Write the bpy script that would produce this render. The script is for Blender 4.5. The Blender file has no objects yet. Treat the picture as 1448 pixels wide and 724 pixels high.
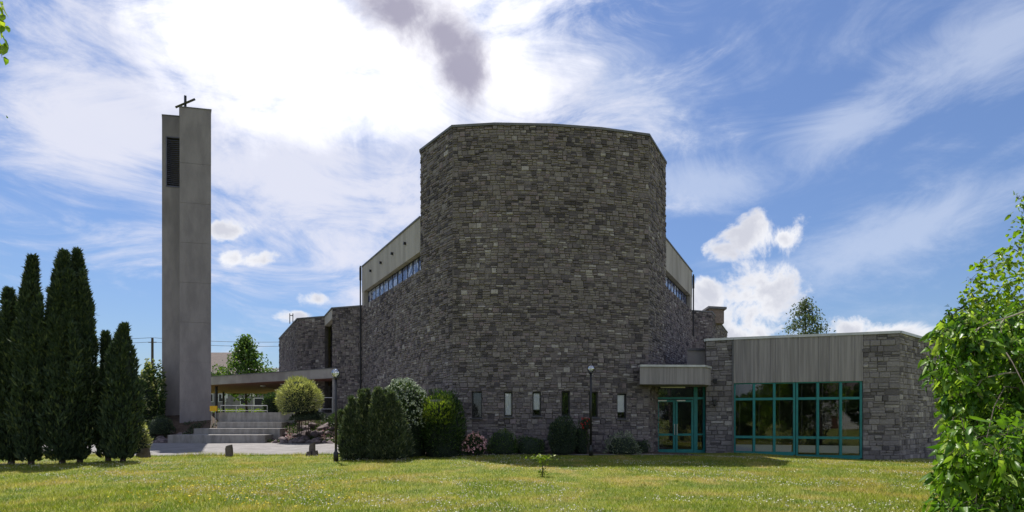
import bpy, math, random
import numpy as np
from mathutils import Vector, Matrix
random.seed(7); RNG = np.random.default_rng(11)
C = bpy.context.scene.collection
S = bpy.context.scene
rad = math.radians
# ------------------------------------------------------------------ camera
FPX, HZ, EYE = 760.0, 592.0, 1.6
cd = bpy.data.cameras.new('camera'); cam = bpy.data.objects.new('camera', cd); C.objects.link(cam)
cam.location = (0, 0, EYE); cam.rotation_euler = (rad(90), 0, 0)
cd.sensor_width = 36; cd.lens = 36*FPX/1448; cd.shift_y = (HZ-362)/1448; cd.clip_end = 3000; cd.clip_start = .05
S.camera = cam
# ------------------------------------------------------------------ light
SUN_AZ, SUN_EL = -27.0, 65.0
sd = bpy.data.lights.new('sun', 'SUN'); sd.energy = 5.0; sd.angle = rad(.5); sd.color = (1, .95, .87)
so = bpy.data.objects.new('sun', sd); C.objects.link(so)
sv = Vector((math.sin(rad(SUN_AZ))*math.cos(rad(SUN_EL)), math.cos(rad(SUN_AZ))*math.cos(rad(SUN_EL)), math.sin(rad(SUN_EL))))
so.rotation_euler = sv.to_track_quat('Z', 'Y').to_euler(); so.location = sv*60
S.view_settings.view_transform = 'Standard'; S.view_settings.look = 'None'
S.view_settings.exposure = 0.55; S.view_settings.gamma = 1
# ------------------------------------------------------------------ world
W = bpy.data.worlds.new('World'); S.world = W; W.use_nodes = True
wn = W.node_tree; WL = wn.links
def M(op, a, b=None, c=None, clamp=False, nt=None):
    n = (nt or wn).nodes.new('ShaderNodeMath'); n.operation = op; n.use_clamp = clamp
    for i, v in enumerate((a, b, c)):
        if v is None: continue
        if isinstance(v, (int, float)): n.inputs[i].default_value = v
        else: (nt or wn).links.new(v, n.inputs[i])
    return n.outputs[0]
def sstep(x, a, b, nt=None):
    n = (nt or wn).nodes.new('ShaderNodeMapRange'); n.interpolation_type = 'SMOOTHSTEP'
    (nt or wn).links.new(x, n.inputs[0]); n.inputs[1].default_value = a; n.inputs[2].default_value = b
    return n.outputs[0]
def mixc(f, a, b, nt=None, blend='MIX'):
    nt = nt or wn
    n = nt.nodes.new('ShaderNodeMix'); n.data_type = 'RGBA'; n.blend_type = blend; n.clamp_factor = True
    for s, v in ((n.inputs[0], f), (n.inputs[6], a), (n.inputs[7], b)):
        if isinstance(v, (int, float)): s.default_value = v
        elif isinstance(v, tuple): s.default_value = (*v[:3], 1)
        else: nt.links.new(v, s)
    return n.outputs[2]
sky = wn.nodes.new('ShaderNodeTexSky'); sky.sky_type = 'NISHITA'; sky.sun_disc = False
sky.sun_elevation = rad(SUN_EL); sky.sun_rotation = rad(SUN_AZ % 360); sky.air_density = 1.3; sky.dust_density = .6; sky.ozone_density = 2.5
tc = wn.nodes.new('ShaderNodeTexCoord'); sx = wn.nodes.new('ShaderNodeSeparateXYZ'); WL.new(tc.outputs['Generated'], sx.inputs[0])
dx, dy, dz = sx.outputs
ym = M('MAXIMUM', dy, .08)
U = M('DIVIDE', dx, ym); V = M('DIVIDE', dz, ym)
front = sstep(dy, .1, .35)
def wnoise(scale, detail=6, rough=.6, dist=0., stretch=(1, 1, 1), off=(0, 0, 0), rot=(0, 0, 0)):
    mp = wn.nodes.new('ShaderNodeMapping'); mp.inputs['Scale'].default_value = stretch
    mp.inputs['Location'].default_value = off; mp.inputs['Rotation'].default_value = rot
    WL.new(tc.outputs['Generated'], mp.inputs[0])
    n = wn.nodes.new('ShaderNodeTexNoise'); WL.new(mp.outputs[0], n.inputs['Vector'])
    n.inputs['Scale'].default_value = scale; n.inputs['Detail'].default_value = detail
    n.inputs['Roughness'].default_value = rough; n.inputs['Distortion'].default_value = dist
    return n.outputs[0]
def blob(px, py, a, b, rot=0.):
    u0, v0 = (px-724)/FPX, (HZ-py)/FPX; a, b = a/FPX, b/FPX
    du, dv = M('SUBTRACT', U, u0), M('SUBTRACT', V, v0)
    c, s = math.cos(rot), math.sin(rot)
    p = M('DIVIDE', M('ADD', M('MULTIPLY', du, c), M('MULTIPLY', dv, s)), a)
    q = M('DIVIDE', M('SUBTRACT', M('MULTIPLY', dv, c), M('MULTIPLY', du, s)), b)
    return M('SUBTRACT', 1, M('SQRT', M('ADD', M('MULTIPLY', p, p), M('MULTIPLY', q, q))))
def blobs(lst):
    r = None
    for t in lst:
        f = blob(*t); r = f if r is None else M('MAXIMUM', r, f)
    return r
n_big = wnoise(3.2, 8, .6, .3); n_fine = wnoise(11, 10, .62, .35); n_mid = wnoise(6, 9, .6, .5, off=(2, 5, 1)); n_cir = wnoise(4.5, 10, .66, .8, (1, 1, 2.6), (0, 0, 0), (.1, .38, .0))
n_cir2 = wnoise(2.6, 9, .6, 1.5, (1, 1, 1.8), (3, 1, 2), (0, -.55, .2))
# blue of the clear air, deeper overhead
skyc = mixc(1.0, sky.outputs[0], (.46, .56, .76), blend='MULTIPLY')
# thin cirrus everywhere
cir = M('MULTIPLY', sstep(M('ADD', n_cir, M('MULTIPLY', M('SUBTRACT', n_cir2, .5), .9)), .46, .92), .42)
veil = sstep(M('ADD', blobs([(430, 250, 330, 210), (330, 90, 420, 250), (130, 190, 240, 130), (650, 130, 260, 230), (500, 360, 190, 90, -.5)]), M('ADD', M('MULTIPLY', M('SUBTRACT', n_cir, .5), 3.2), M('MULTIPLY', M('SUBTRACT', n_mid, .5), .9))), -.25, .95)
veil = M('MULTIPLY', M('MULTIPLY', veil, front), .92)
streak = M('MULTIPLY', M('MULTIPLY', sstep(M('ADD', blobs([(1190, 190, 190, 60, .45), (1400, 70, 190, 90, .5), (1270, 330, 330, 70, .3), (860, 120, 240, 130, -.5), (1000, 260, 200, 60, .1)]), M('MULTIPLY', M('SUBTRACT', n_cir, .5), 2.2)), .0, 1.0), front), .55)
skyc = mixc(.05, skyc, (5.0, 5.3, 6.0))
c1 = mixc(M('MAXIMUM', cir, streak), skyc, (4.7, 5.2, 6.3))
c2 = mixc(veil, c1, (5.5, 5.6, 6.4))
# the bright bank of cloud near the sun, and its grey shaded heap
bank_f = M('ADD', blobs([(430, 50, 190, 120), (600, 30, 175, 120), (330, 30, 120, 90), (700, 85, 65, 60), (480, 140, 160, 60)]), M('MULTIPLY', M('SUBTRACT', n_big, .5), 1.6))
bank_f = M('ADD', bank_f, M('ADD', M('MULTIPLY', M('SUBTRACT', n_mid, .5), 1.8), M('MULTIPLY', M('SUBTRACT', n_cir, .5), 1.5)))
bank = M('MULTIPLY', sstep(bank_f, -.45, .75), front)
c3 = mixc(bank, c2, (8.6, 8.6, 9.0))
dark_f = M('ADD', blobs([(570, 8, 100, 48, -.35), (620, 45, 100, 56, -.75), (650, 95, 62, 46, -.9)]), M('ADD', M('MULTIPLY', M('SUBTRACT', n_fine, .5), 1.8), M('MULTIPLY', M('SUBTRACT', n_mid, .5), .5)))
dark = M('MULTIPLY', M('MULTIPLY', sstep(dark_f, -.25, .75), front), .93)
c4 = mixc(dark, c3, (2.5, 2.4, 3.2))
# fair-weather cumulus low over the roofs
cum_f = blobs([(1062, 333, 58, 30), (1012, 352, 40, 20), (1106, 338, 20, 14), (1060, 430, 72, 56), (1000, 415, 34, 34), (1035, 480, 110, 50),
               (1262, 474, 90, 24), (1200, 466, 36, 18), (352, 369, 42, 15), (318, 326, 30, 14), (446, 424, 34, 15), (424, 446, 28, 9), (-8, 455, 24, 26), (1400, 480, 60, 20)])
cum_f = M('ADD', cum_f, M('ADD', M('MULTIPLY', M('SUBTRACT', n_fine, .5), 4.2), M('MULTIPLY', M('SUBTRACT', n_mid, .5), 2.4)))
cum = M('MULTIPLY', M('MULTIPLY', sstep(cum_f, -.05, .6), front), .94)
back_cum = M('MULTIPLY', M('MULTIPLY', sstep(n_big, .46, .58), M('SUBTRACT', 1, front)), .85)   # unseen cumulus behind the viewer, thickened to whiten and brighten the ambient
cum = M('MAXIMUM', cum, back_cum)
n_sh = wnoise(9, 5, .55, .2, (1, 1, 1.2), (0, 0, .06))
cumc = mixc(M('MULTIPLY', sstep(M('ADD', M('MULTIPLY', cum_f, .5), n_sh), .55, 1.05), .75), (6.6, 6.6, 6.8), (3.9, 4.0, 4.6))
c5 = mixc(cum, c4, cumc)
bg = wn.nodes['Background']; WL.new(c5, bg.inputs[0]); bg.inputs[1].default_value = .1
# ------------------------------------------------------------------ basics
def XY(px, Y): return ((px-724)/FPX*Y, Y)
def ZZ(py, Y): return EYE+(HZ-py)/FPX*Y
def W3(px, py, Y): return Vector(((px-724)/FPX*Y, Y, ZZ(py, Y)))
def tag(o, label=None, cat=None, group=None, kind=None):
    if label: o['label'] = label
    if cat: o['category'] = cat
    if group: o['group'] = group
    if kind: o['kind'] = kind
    return o
def empty(name, loc, label, cat, group=None):
    o = bpy.data.objects.new(name, None); C.objects.link(o); o.location = loc; o.empty_display_size = .3
    return tag(o, label, cat, group)
def attach(o, parent):
    if parent is not None:
        o.parent = parent
        p = Vector((0, 0, 0)); q = parent
        while q is not None:
            if q.parent is None: p = Vector(q.location); break
            q = q.parent
        o.matrix_parent_inverse = Matrix.Translation(-p) if parent.parent is None else Matrix.Identity(4)
    return o
class MB:
    def __init__(s): s.v = []; s.f = []
    def add(s, vs, fs):
        b = len(s.v); s.v += [tuple(v) for v in vs]; s.f += [tuple(b+i for i in f) for f in fs]
    def box(s, x0, x1, y0, y1, z0, z1):
        s.add([(x0,y0,z0),(x1,y0,z0),(x1,y1,z0),(x0,y1,z0),(x0,y0,z1),(x1,y0,z1),(x1,y1,z1),(x0,y1,z1)],
              [(0,3,2,1),(4,5,6,7),(0,1,5,4),(1,2,6,5),(2,3,7,6),(3,0,4,7)])
    def wbox(s, fr, s0, s1, z0, z1, n0, n1):       # box in a wall frame: s along, n outward
        P = lambda a, n, z: fr.pt(a, n, z)
        s.add([P(s0,n1,z0),P(s1,n1,z0),P(s1,n0,z0),P(s0,n0,z0),P(s0,n1,z1),P(s1,n1,z1),P(s1,n0,z1),P(s0,n0,z1)],
              [(0,3,2,1),(4,5,6,7),(0,1,5,4),(1,2,6,5),(2,3,7,6),(3,0,4,7)])
    def prism(s, poly, z0, z1):                     # counter-clockwise plan polygon
        n = len(poly); f0 = (lambda i: z0[i]) if isinstance(z0, (list, tuple)) else (lambda i: z0)
        f1 = (lambda i: z1[i]) if isinstance(z1, (list, tuple)) else (lambda i: z1)
        s.add([(p[0],p[1],f0(i)) for i, p in enumerate(poly)]+[(p[0],p[1],f1(i)) for i, p in enumerate(poly)],
              [tuple(range(n))[::-1], tuple(range(n, 2*n))]+[(i,(i+1)%n,n+(i+1)%n,n+i) for i in range(n)])
    def strip(s, pts, o_in, o_out, z0, z1, closed=False):   # mitred strip following a polyline, right side is outward
        pts = [Vector(p[:2]) for p in pts]; n = len(pts); I = []; O = []
        for i in range(n):
            ds = []
            if i > 0 or closed: ds.append((pts[i]-pts[i-1]).normalized())
            if i < n-1 or closed: ds.append((pts[(i+1) % n]-pts[i]).normalized())
            ns = [Vector((d.y, -d.x)) for d in ds]; m = sum(ns, Vector((0, 0))).normalized(); k = 1/max(.35, m.dot(ns[0]))
            I.append(pts[i]+m*o_in*k); O.append(pts[i]+m*o_out*k)
        vs = []
        for a, b in zip(I, O): vs += [(a.x,a.y,z0),(b.x,b.y,z0),(b.x,b.y,z1),(a.x,a.y,z1)]
        fs = []
        for i in range(n if closed else n-1):
            a, b = 4*i, 4*((i+1) % n)
            fs += [(a+j, a+(j+1)%4, b+(j+1)%4, b+j)[::-1] for j in range(4)]
        if not closed: fs += [(0,1,2,3), (4*n-1,4*n-2,4*n-3,4*n-4)]
        s.add(vs, fs)
    def tube(s, pts, r, seg=8, cap=True):
        pts = [Vector(p) for p in pts]; n = len(pts)
        rs = r if isinstance(r, (list, tuple)) else [r]*n
        b = []; up = Vector((0, 0, 1))
        for i, p in enumerate(pts):
            d = (pts[min(i+1, n-1)]-pts[max(i-1, 0)]).normalized()
            a = d.cross(up) if abs(d.z) < .95 else d.cross(Vector((1, 0, 0))); a.normalize(); c = d.cross(a)
            b += [p+(a*math.cos(2*math.pi*k/seg)+c*math.sin(2*math.pi*k/seg))*rs[i] for k in range(seg)]
        fs = [(i*seg+k, i*seg+(k+1)%seg, (i+1)*seg+(k+1)%seg, (i+1)*seg+k) for i in range(n-1) for k in range(seg)]
        if cap: fs += [tuple(range(seg))[::-1], tuple((n-1)*seg+k for k in range(seg))]
        s.add(b, fs)
    def lathe(s, c, prof, seg=16):
        pts = [(c[0]+r*math.cos(2*math.pi*k/seg), c[1]+r*math.sin(2*math.pi*k/seg), c[2]+z) for r, z in prof for k in range(seg)]
        n = len(prof)
        fs = [(i*seg+k, i*seg+(k+1)%seg, (i+1)*seg+(k+1)%seg, (i+1)*seg+k) for i in range(n-1) for k in range(seg)]
        fs += [tuple(range(seg))[::-1], tuple((n-1)*seg+k for k in range(seg))]
        s.add(pts, fs)
    def build(s, name, mat, parent=None, smooth=False):
        me = bpy.data.meshes.new(name); me.from_pydata(s.v, [], s.f); me.update()
        if smooth: me.polygons.foreach_set('use_smooth', [True]*len(me.polygons))
        me.materials.append(mat); o = bpy.data.objects.new(name, me); C.objects.link(o)
        return attach(o, parent)
def np_mesh(name, V_, k, F, mat, parent=None, smooth=False):
    me = bpy.data.meshes.new(name); me.vertices.add(len(V_)); me.vertices.foreach_set('co', V_.astype(np.float32).ravel())
    F = F.astype(np.int32); me.loops.add(F.size); me.loops.foreach_set('vertex_index', F.ravel())
    me.polygons.add(len(F)); me.polygons.foreach_set('loop_start', np.arange(0, F.size, k, dtype=np.int32))
    if smooth: me.polygons.foreach_set('use_smooth', np.ones(len(F), bool))
    me.update(calc_edges=True); me.materials.append(mat)
    o = bpy.data.objects.new(name, me); C.objects.link(o); return attach(o, parent)
class Frame:
    def __init__(s, p0, p1):
        s.p0 = Vector(p0[:2]); s.p1 = Vector(p1[:2]); s.d = (s.p1-s.p0).normalized(); s.n = Vector((s.d.y, -s.d.x)); s.L = (s.p1-s.p0).length
    def pt(s, a, n, z): q = s.p0+s.d*a+s.n*n; return (q.x, q.y, z)
    def at(s, px):                                   # where a sight line meets the wall
        k = (px-724)/FPX; t = (k*s.p0.y-s.p0.x)/(s.d.x-k*s.d.y); return t
    def Y(s, a): return s.p0.y+s.d.y*a
class PolyFrame:
    def __init__(s, pts):
        s.fr = [Frame(a, b) for a, b in zip(pts, pts[1:])]; s.j = [0]
        for f in s.fr: s.j.append(s.j[-1]+f.L)
        s.L = s.j[-1]; s.p0 = s.fr[0].p0; s.p1 = s.fr[-1].p1
    def seg(s, a):
        for i, f in enumerate(s.fr):
            if a <= s.j[i+1]+1e-9 or i == len(s.fr)-1: return f, a-s.j[i]
    def pt(s, a, n, z): f, t = s.seg(a); return f.pt(t, n, z)
    def at(s, px):
        for i, f in enumerate(s.fr):
            t = f.at(px)
            if -.01 <= t <= f.L+.01: return s.j[i]+t
    def Y(s, a): f, t = s.seg(a); return f.Y(t)
    def dn(s, a): f, t = s.seg(a); return f.d, f.n
Frame.dn = lambda s, a: (s.d, s.n); Frame.j = ()
# ------------------------------------------------------------------ materials
def mat(name, c1, c2=None, scale=3., rough=.85, bump=0., bscale=40., metal=0., detail=6, isl=0., spec=.4, stretch=None, c3=None):
    m = bpy.data.materials.new(name); m.use_nodes = True; nt = m.node_tree; b = nt.nodes['Principled BSDF']
    b.inputs['Roughness'].default_value = rough; b.inputs['Metallic'].default_value = metal; b.inputs['Specular IOR Level'].default_value = spec
    t = nt.nodes.new('ShaderNodeTexCoord'); vec = t.outputs['Object']
    if stretch:
        mp = nt.nodes.new('ShaderNodeMapping'); mp.inputs['Scale'].default_value = stretch; nt.links.new(vec, mp.inputs[0]); vec = mp.outputs[0]
    def nz(sc, d=detail, r=.6):
        n = nt.nodes.new('ShaderNodeTexNoise'); nt.links.new(vec, n.inputs['Vector']); n.inputs['Scale'].default_value = sc
        n.inputs['Detail'].default_value = d; n.inputs['Roughness'].default_value = r; return n.outputs[0]
    col = None
    if c2: col = mixc(sstep(nz(scale), .32, .68, nt), c1, c2, nt)
    if c3: col = mixc(sstep(nz(scale*.23, 4), .52, .7, nt), col, c3, nt)
    if isl:
        g = nt.nodes.new('ShaderNodeNewGeometry'); v = M('ADD', 1-isl/2, M('MULTIPLY', g.outputs['Random Per Island'], isl, nt=nt), nt=nt)
        hs = nt.nodes.new('ShaderNodeHueSaturation'); nt.links.new(v, hs.inputs['Value'])
        if col is None: hs.inputs['Color'].default_value = (*c1, 1)
        else: nt.links.new(col, hs.inputs['Color'])
        col = hs.outputs[0]
    if col is None: b.inputs['Base Color'].default_value = (*c1, 1)
    else: nt.links.new(col, b.inputs['Base Color'])
    if bump:
        bp = nt.nodes.new('ShaderNodeBump'); bp.inputs['Strength'].default_value = bump; bp.inputs['Distance'].default_value = .02
        nt.links.new(nz(bscale, 6, .65), bp.inputs['Height']); nt.links.new(bp.outputs[0], b.inputs['Normal'])
    return m
def leafmat(name, c1, c2, c3=None, trans=.4, rough=.5, nscale=1.2, tcol=None):
    m = bpy.data.materials.new(name); m.use_nodes = True; nt = m.node_tree; b = nt.nodes['Principled BSDF']
    b.inputs['Roughness'].default_value = rough; b.inputs['Specular IOR Level'].default_value = .35
    g = nt.nodes.new('ShaderNodeNewGeometry'); r = g.outputs['Random Per Island']
    t = nt.nodes.new('ShaderNodeTexCoord'); n = nt.nodes.new('ShaderNodeTexNoise'); nt.links.new(t.outputs['Object'], n.inputs['Vector'])
    n.inputs['Scale'].default_value = nscale; n.inputs['Detail'].default_value = 3
    f = M('ADD', M('MULTIPLY', r, .55, nt=nt), M('MULTIPLY', n.outputs[0], .6, nt=nt), nt=nt)
    col = mixc(sstep(f, .25, .9, nt), c1, c2, nt)
    if c3: col = mixc(sstep(r, .84, .9, nt), col, c3, nt)
    nt.links.new(col, b.inputs['Base Color'])
    tr = nt.nodes.new('ShaderNodeBsdfTranslucent')
    tcx = mixc(1.0, col, tcol or (1.25, 1.35, .5), nt, 'MULTIPLY'); nt.links.new(tcx, tr.inputs[0])
    mx = nt.nodes.new('ShaderNodeMixShader'); mx.inputs[0].default_value = trans
    nt.links.new(b.outputs[0], mx.inputs[1]); nt.links.new(tr.outputs[0], mx.inputs[2])
    nt.links.new(mx.outputs[0], nt.nodes['Material Output'].inputs[0]); return m
def stonemat(name, ramp, big=.18, val=1.0):
    m = bpy.data.materials.new(name); m.use_nodes = True; nt = m.node_tree; b = nt.nodes['Principled BSDF']
    b.inputs['Roughness'].default_value = .88; b.inputs['Specular IOR Level'].default_value = .3
    g = nt.nodes.new('ShaderNodeNewGeometry'); oi = nt.nodes.new('ShaderNodeObjectInfo')
    r = M('FRACT', M('ADD', g.outputs['Random Per Island'], M('MULTIPLY', oi.outputs['Random'], 7.31, nt=nt), nt=nt), nt=nt)
    n = nt.nodes.new('ShaderNodeTexNoise'); nt.links.new(g.outputs['Position'], n.inputs['Vector']); n.inputs['Scale'].default_value = .55; n.inputs['Detail'].default_value = 3
    n2 = nt.nodes.new('ShaderNodeTexNoise'); nt.links.new(g.outputs['Position'], n2.inputs['Vector']); n2.inputs['Scale'].default_value = 14; n2.inputs['Detail'].default_value = 6
    f = M('ADD', r, M('MULTIPLY', M('SUBTRACT', n.outputs[0], .5, nt=nt), big*2.2, nt=nt), nt=nt, clamp=True)
    cr = nt.nodes.new('ShaderNodeValToRGB'); nt.links.new(f, cr.inputs[0]); e = cr.color_ramp.elements
    e[0].position, e[0].color = ramp[0][0], (*ramp[0][1], 1); e[1].position, e[1].color = ramp[-1][0], (*ramp[-1][1], 1)
    for p, c in ramp[1:-1]: q = e.new(p); q.color = (*c, 1)
    v = M('MULTIPLY', M('ADD', .55, M('MULTIPLY', n2.outputs[0], .9, nt=nt), nt=nt), val, nt=nt)
    hs = nt.nodes.new('ShaderNodeHueSaturation'); nt.links.new(v, hs.inputs['Value']); nt.links.new(cr.outputs[0], hs.inputs['Color'])
    nt.links.new(hs.outputs[0], b.inputs['Base Color'])
    n3 = nt.nodes.new('ShaderNodeTexNoise'); mp3 = nt.nodes.new('ShaderNodeMapping'); mp3.inputs['Scale'].default_value = (1, 1, .4); nt.links.new(g.outputs['Position'], mp3.inputs[0]); nt.links.new(mp3.outputs[0], n3.inputs['Vector']); n3.inputs['Scale'].default_value = .9; n3.inputs['Detail'].default_value = 8; n3.inputs['Roughness'].default_value = .7
    st1 = mixc(M('MULTIPLY', sstep(n3.outputs[0], .56, .75, nt), .45, nt=nt), hs.outputs[0], (.30, .285, .27), nt)      # lime bloom
    st2 = mixc(M('MULTIPLY', sstep(n3.outputs[0], .42, .28, nt), .55, nt=nt), st1, (.055, .055, .05), nt)               # dark algae runs
    nt.links.new(st2, b.inputs['Base Color'])
    bp = nt.nodes.new('ShaderNodeBump'); bp.inputs['Strength'].default_value = .7; bp.inputs['Distance'].default_value = .03
    nt.links.new(n2.outputs[0], bp.inputs['Height']); nt.links.new(bp.outputs[0], b.inputs['Normal']); return m
RAMP = [(0, (.075, .065, .073)), (.14, (.12, .104, .113)), (.33, (.18, .155, .163)), (.5, (.22, .19, .193)), (.66, (.23, .202, .193)), (.8, (.27, .242, .235)), (.92, (.235, .185, .20)), (.97, (.30, .27, .26)), (1, (.42, .385, .375))]
m_stone = stonemat('rubble_stone', RAMP, .26, .84)
m_stone_hall = stonemat('hall_stone', [(0, (.10, .09, .097)), (.25, (.18, .162, .168)), (.5, (.23, .208, .214)), (.75, (.27, .247, .25)), (.92, (.21, .19, .19)), (1, (.39, .36, .35))], .2, .9)
m_mortar = mat('dark_mortar', (.125, .11, .112), (.175, .155, .152), 6, bump=.4)
m_conc = mat('weathered_concrete', (.265, .24, .235), (.35, .325, .31), 1.1, bump=.4, bscale=25, c3=(.22, .20, .19))
m_conc_tower = mat('tower_concrete', (.20, .182, .192), (.26, .238, .246), 1.6, bump=.5, bscale=18, c3=(.15, .136, .148), stretch=(1, 1, .35))
m_conc_band = mat('band_concrete', (.33, .30, .27), (.43, .395, .36), .8, bump=.3, c3=(.22, .20, .175), stretch=(2.4, 2.4, .35))
m_conc_step = mat('step_concrete', (.22, .205, .195), (.33, .315, .30), 2.6, bump=.4, c3=(.17, .16, .15), stretch=(1.6, 1.6, .5))
m_board = mat('boardmarked_concrete', (.22, .20, .203), (.32, .295, .296), 5.2, bump=.5, bscale=16, c3=(.19, .175, .178), stretch=(2.2, 2.2, .08), detail=5)
m_coping = mat('zinc_coping', (.42, .42, .42), (.55, .55, .55), 2, .45, metal=.35)
m_dark_coping = mat('dark_coping', (.10, .10, .11), (.15, .15, .16), 2, .6)
m_roof = mat('roof_felt', (.10, .10, .10), (.14, .14, .135), 1.5, .9, bump=.3)
m_teal = mat('teal_paint', (.013, .16, .165), (.018, .20, .195), 5, .45)
m_metal_dark = mat('black_metal', (.012, .012, .014), rough=.4, spec=.5)
m_alu = mat('aluminium', (.5, .5, .5), rough=.35, metal=.8)
m_frame_dark = mat('dark_window_frame', (.02, .02, .025), rough=.5)
m_sill = mat('slate_sill', (.06, .06, .07), (.09, .09, .1), 8, .6)
m_white = mat('white_paint', (.75, .75, .74), rough=.5)
m_room = mat('room_plaster', (.07, .065, .06), rough=.9)
m_path = mat('pale_asphalt', (.165, .155, .152), (.225, .212, .21), 1.5, .9, bump=.5, bscale=90, c3=(.19, .175, .17))
m_soil = mat('bed_soil', (.05, .035, .025), (.085, .06, .045), 9, .95, bump=.8, bscale=30)
m_bark = mat('bark', (.055, .042, .032), (.11, .09, .07), 14, .9, bump=.9, bscale=45, stretch=(1, 1, .3))
m_twig = mat('pale_twig', (.24, .21, .15), (.33, .29, .21), 20, .7)
m_rock = mat('rockery_stone', (.07, .055, .06), (.15, .12, .12), 3.5, .9, bump=.9, bscale=14, isl=.7)
m_louvre = mat('louvre_metal', (.07, .07, .10), (.10, .10, .14), 3, .5)
m_ceil = mat('red_brown_soffit', (.24, .095, .085), (.30, .14, .115), 1.4, .7, stretch=(.6, 3, 1))
m_yellow = mat('yellow_paint', (.75, .42, .01), rough=.5)
def glass(name, tint, cover, rough=.02):
    m = bpy.data.materials.new(name); m.use_nodes = True; nt = m.node_tree; nt.nodes.remove(nt.nodes['Principled BSDF'])
    gl = nt.nodes.new('ShaderNodeBsdfGlossy'); gl.inputs['Roughness'].default_value = rough; gl.inputs[0].default_value = (.9, .92, .97, 1)
    tr = nt.nodes.new('ShaderNodeBsdfTransparent'); tr.inputs[0].default_value = (*tint, 1)
    fr = nt.nodes.new('ShaderNodeFresnel'); fr.inputs[0].default_value = 1.5
    nz = nt.nodes.new('ShaderNodeTexNoise'); nz.inputs['Scale'].default_value = 1.1; tcn = nt.nodes.new('ShaderNodeTexCoord'); nt.links.new(tcn.outputs['Object'], nz.inputs[0])
    bp = nt.nodes.new('ShaderNodeBump'); bp.inputs['Strength'].default_value = .08; bp.inputs['Distance'].default_value = .02
    nt.links.new(nz.outputs[0], bp.inputs['Height']); nt.links.new(bp.outputs[0], gl.inputs['Normal'])
    mx = nt.nodes.new('ShaderNodeMixShader'); nt.links.new(M('ADD', M('MULTIPLY', fr.outputs[0], 1.05, nt=nt), cover, nt=nt, clamp=True), mx.inputs[0])
    nt.links.new(tr.outputs[0], mx.inputs[1]); nt.links.new(gl.outputs[0], mx.inputs[2]); nt.links.new(mx.outputs[0], nt.nodes['Material Output'].inputs[0]); return m
m_glass = glass('window_glass', (.86, .87, .9), .012)
m_glass_clear = glass('clear_pane', (1, 1, 1), .02)
m_globe = glass('clear_globe', (.9, .92, .95), .35)
m_sky_sheen = mat('painted_sky_sheen', (.86, .87, .92), (.74, .76, .82), 2.5, .5)  # bluish white painted in place of reflected sky
def stained():
    m = bpy.data.materials.new('leaded_glass'); m.use_nodes = True; nt = m.node_tree; b = nt.nodes['Principled BSDF']; b.inputs['Roughness'].default_value = .12
    t = nt.nodes.new('ShaderNodeTexCoord'); v = nt.nodes.new('ShaderNodeTexVoronoi'); v.inputs['Scale'].default_value = 3.6; nt.links.new(t.outputs['Object'], v.inputs[0])
    e = nt.nodes.new('ShaderNodeTexVoronoi'); e.feature = 'DISTANCE_TO_EDGE'; e.inputs['Scale'].default_value = 3.6; nt.links.new(t.outputs['Object'], e.inputs[0])
    sp = nt.nodes.new('ShaderNodeSeparateColor'); nt.links.new(v.outputs['Color'], sp.inputs[0])
    c = mixc(sstep(sp.outputs[0], .45, .8, nt), (.10, .12, .26), (.48, .5, .66), nt)
    c = mixc(sstep(e.outputs[0], .02, .05, nt), (.02, .02, .025), c, nt); nt.links.new(c, b.inputs['Base Color']); return m
m_stained = stained()
# ------------------------------------------------------------------ terrain
CT = [(-30,10,0),(-15,10,0),(0,7,0),(12,8,0),(25,9,-.1),(-4,14,.0),(8,15,0),(-20,18,0),(-10,19.5,0),(0,19.5,.06),(5,19,.05),(0,22.6,.12),(5,22.8,.12),(9,25,.0),
      (10.1,24.3,.05),(12.5,22.6,-.05),(15.1,22.8,-.16),(16.4,22.3,-.13),(21,25.5,-.3),(25,20,-.2),(-6,22.6,.06),(-12,22.8,.02),(-15,23,0),(-25,23,0),(-14,30,.22),
      (-20,30,.22),(-28,30,.25),(-35,36,.3),(-9,30,.2),(-5,26,.15),(30,40,-.3),(0,50,0),(-20,-20,0),(0,-20,0),(20,-20,0),(60,20,-.3),(-60,20,.3),(0,-80,0),(-60,60,.4),(60,80,0)]
CTa = np.array(CT)
def sst(x, a, b): t = np.clip((x-a)/(b-a), 0, 1); return t*t*(3-2*t)
def gv(X, Y):
    X = np.asarray(X, float); Y = np.asarray(Y, float); sh = X.shape; x = X.ravel(); y = Y.ravel()
    num = np.zeros_like(x); den = np.zeros_like(x)
    for cx, cy, cz in CT:
        w = 1/((x-cx)**2+(y-cy)**2+.6)**1.6; num += w*cz; den += w
    z = num/den
    A = .55*sst(x, -60, -26)*0+.7+1.05*sst(x, -25, -22.2); A = A*(1-sst(x, -9.2, -7.6))
    z = z+A*sst(y, 30.2, 35)+sst(y, 44, 66)*1.0*(1-sst(x, 0, 30))
    z = z+.025*np.sin(x*.9+1)*np.sin(y*.7)*(y < 22)
    return z.reshape(sh)
def g(x, y): return float(gv(np.array([x]), np.array([y]))[0])
def axis(fine0, fine1, step, far):
    a = list(np.arange(fine0, fine1+step/2, step)); s = step*1.5; x = fine1
    while x < far: x += s; s *= 1.25; a.append(x)
    s = step*1.5; x = fine0; b = []
    while x > -far: x -= s; s *= 1.25; b.append(x)
    return np.array(b[::-1]+a)
def grid_sheet(name, xs, ys, m, dz=0., zf=None):
    X, Y = np.meshgrid(xs, ys); Z = gv(X, Y)+dz
    Vv = np.stack([X, Y, Z], -1).reshape(-1, 3); nx, ny = len(xs), len(ys)
    i = (np.arange(ny-1)[:, None]*nx+np.arange(nx-1)[None]).ravel()
    return np_mesh(name, Vv, 4, np.stack([i, i+1, i+1+nx, i+nx], 1), m, smooth=True)
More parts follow.
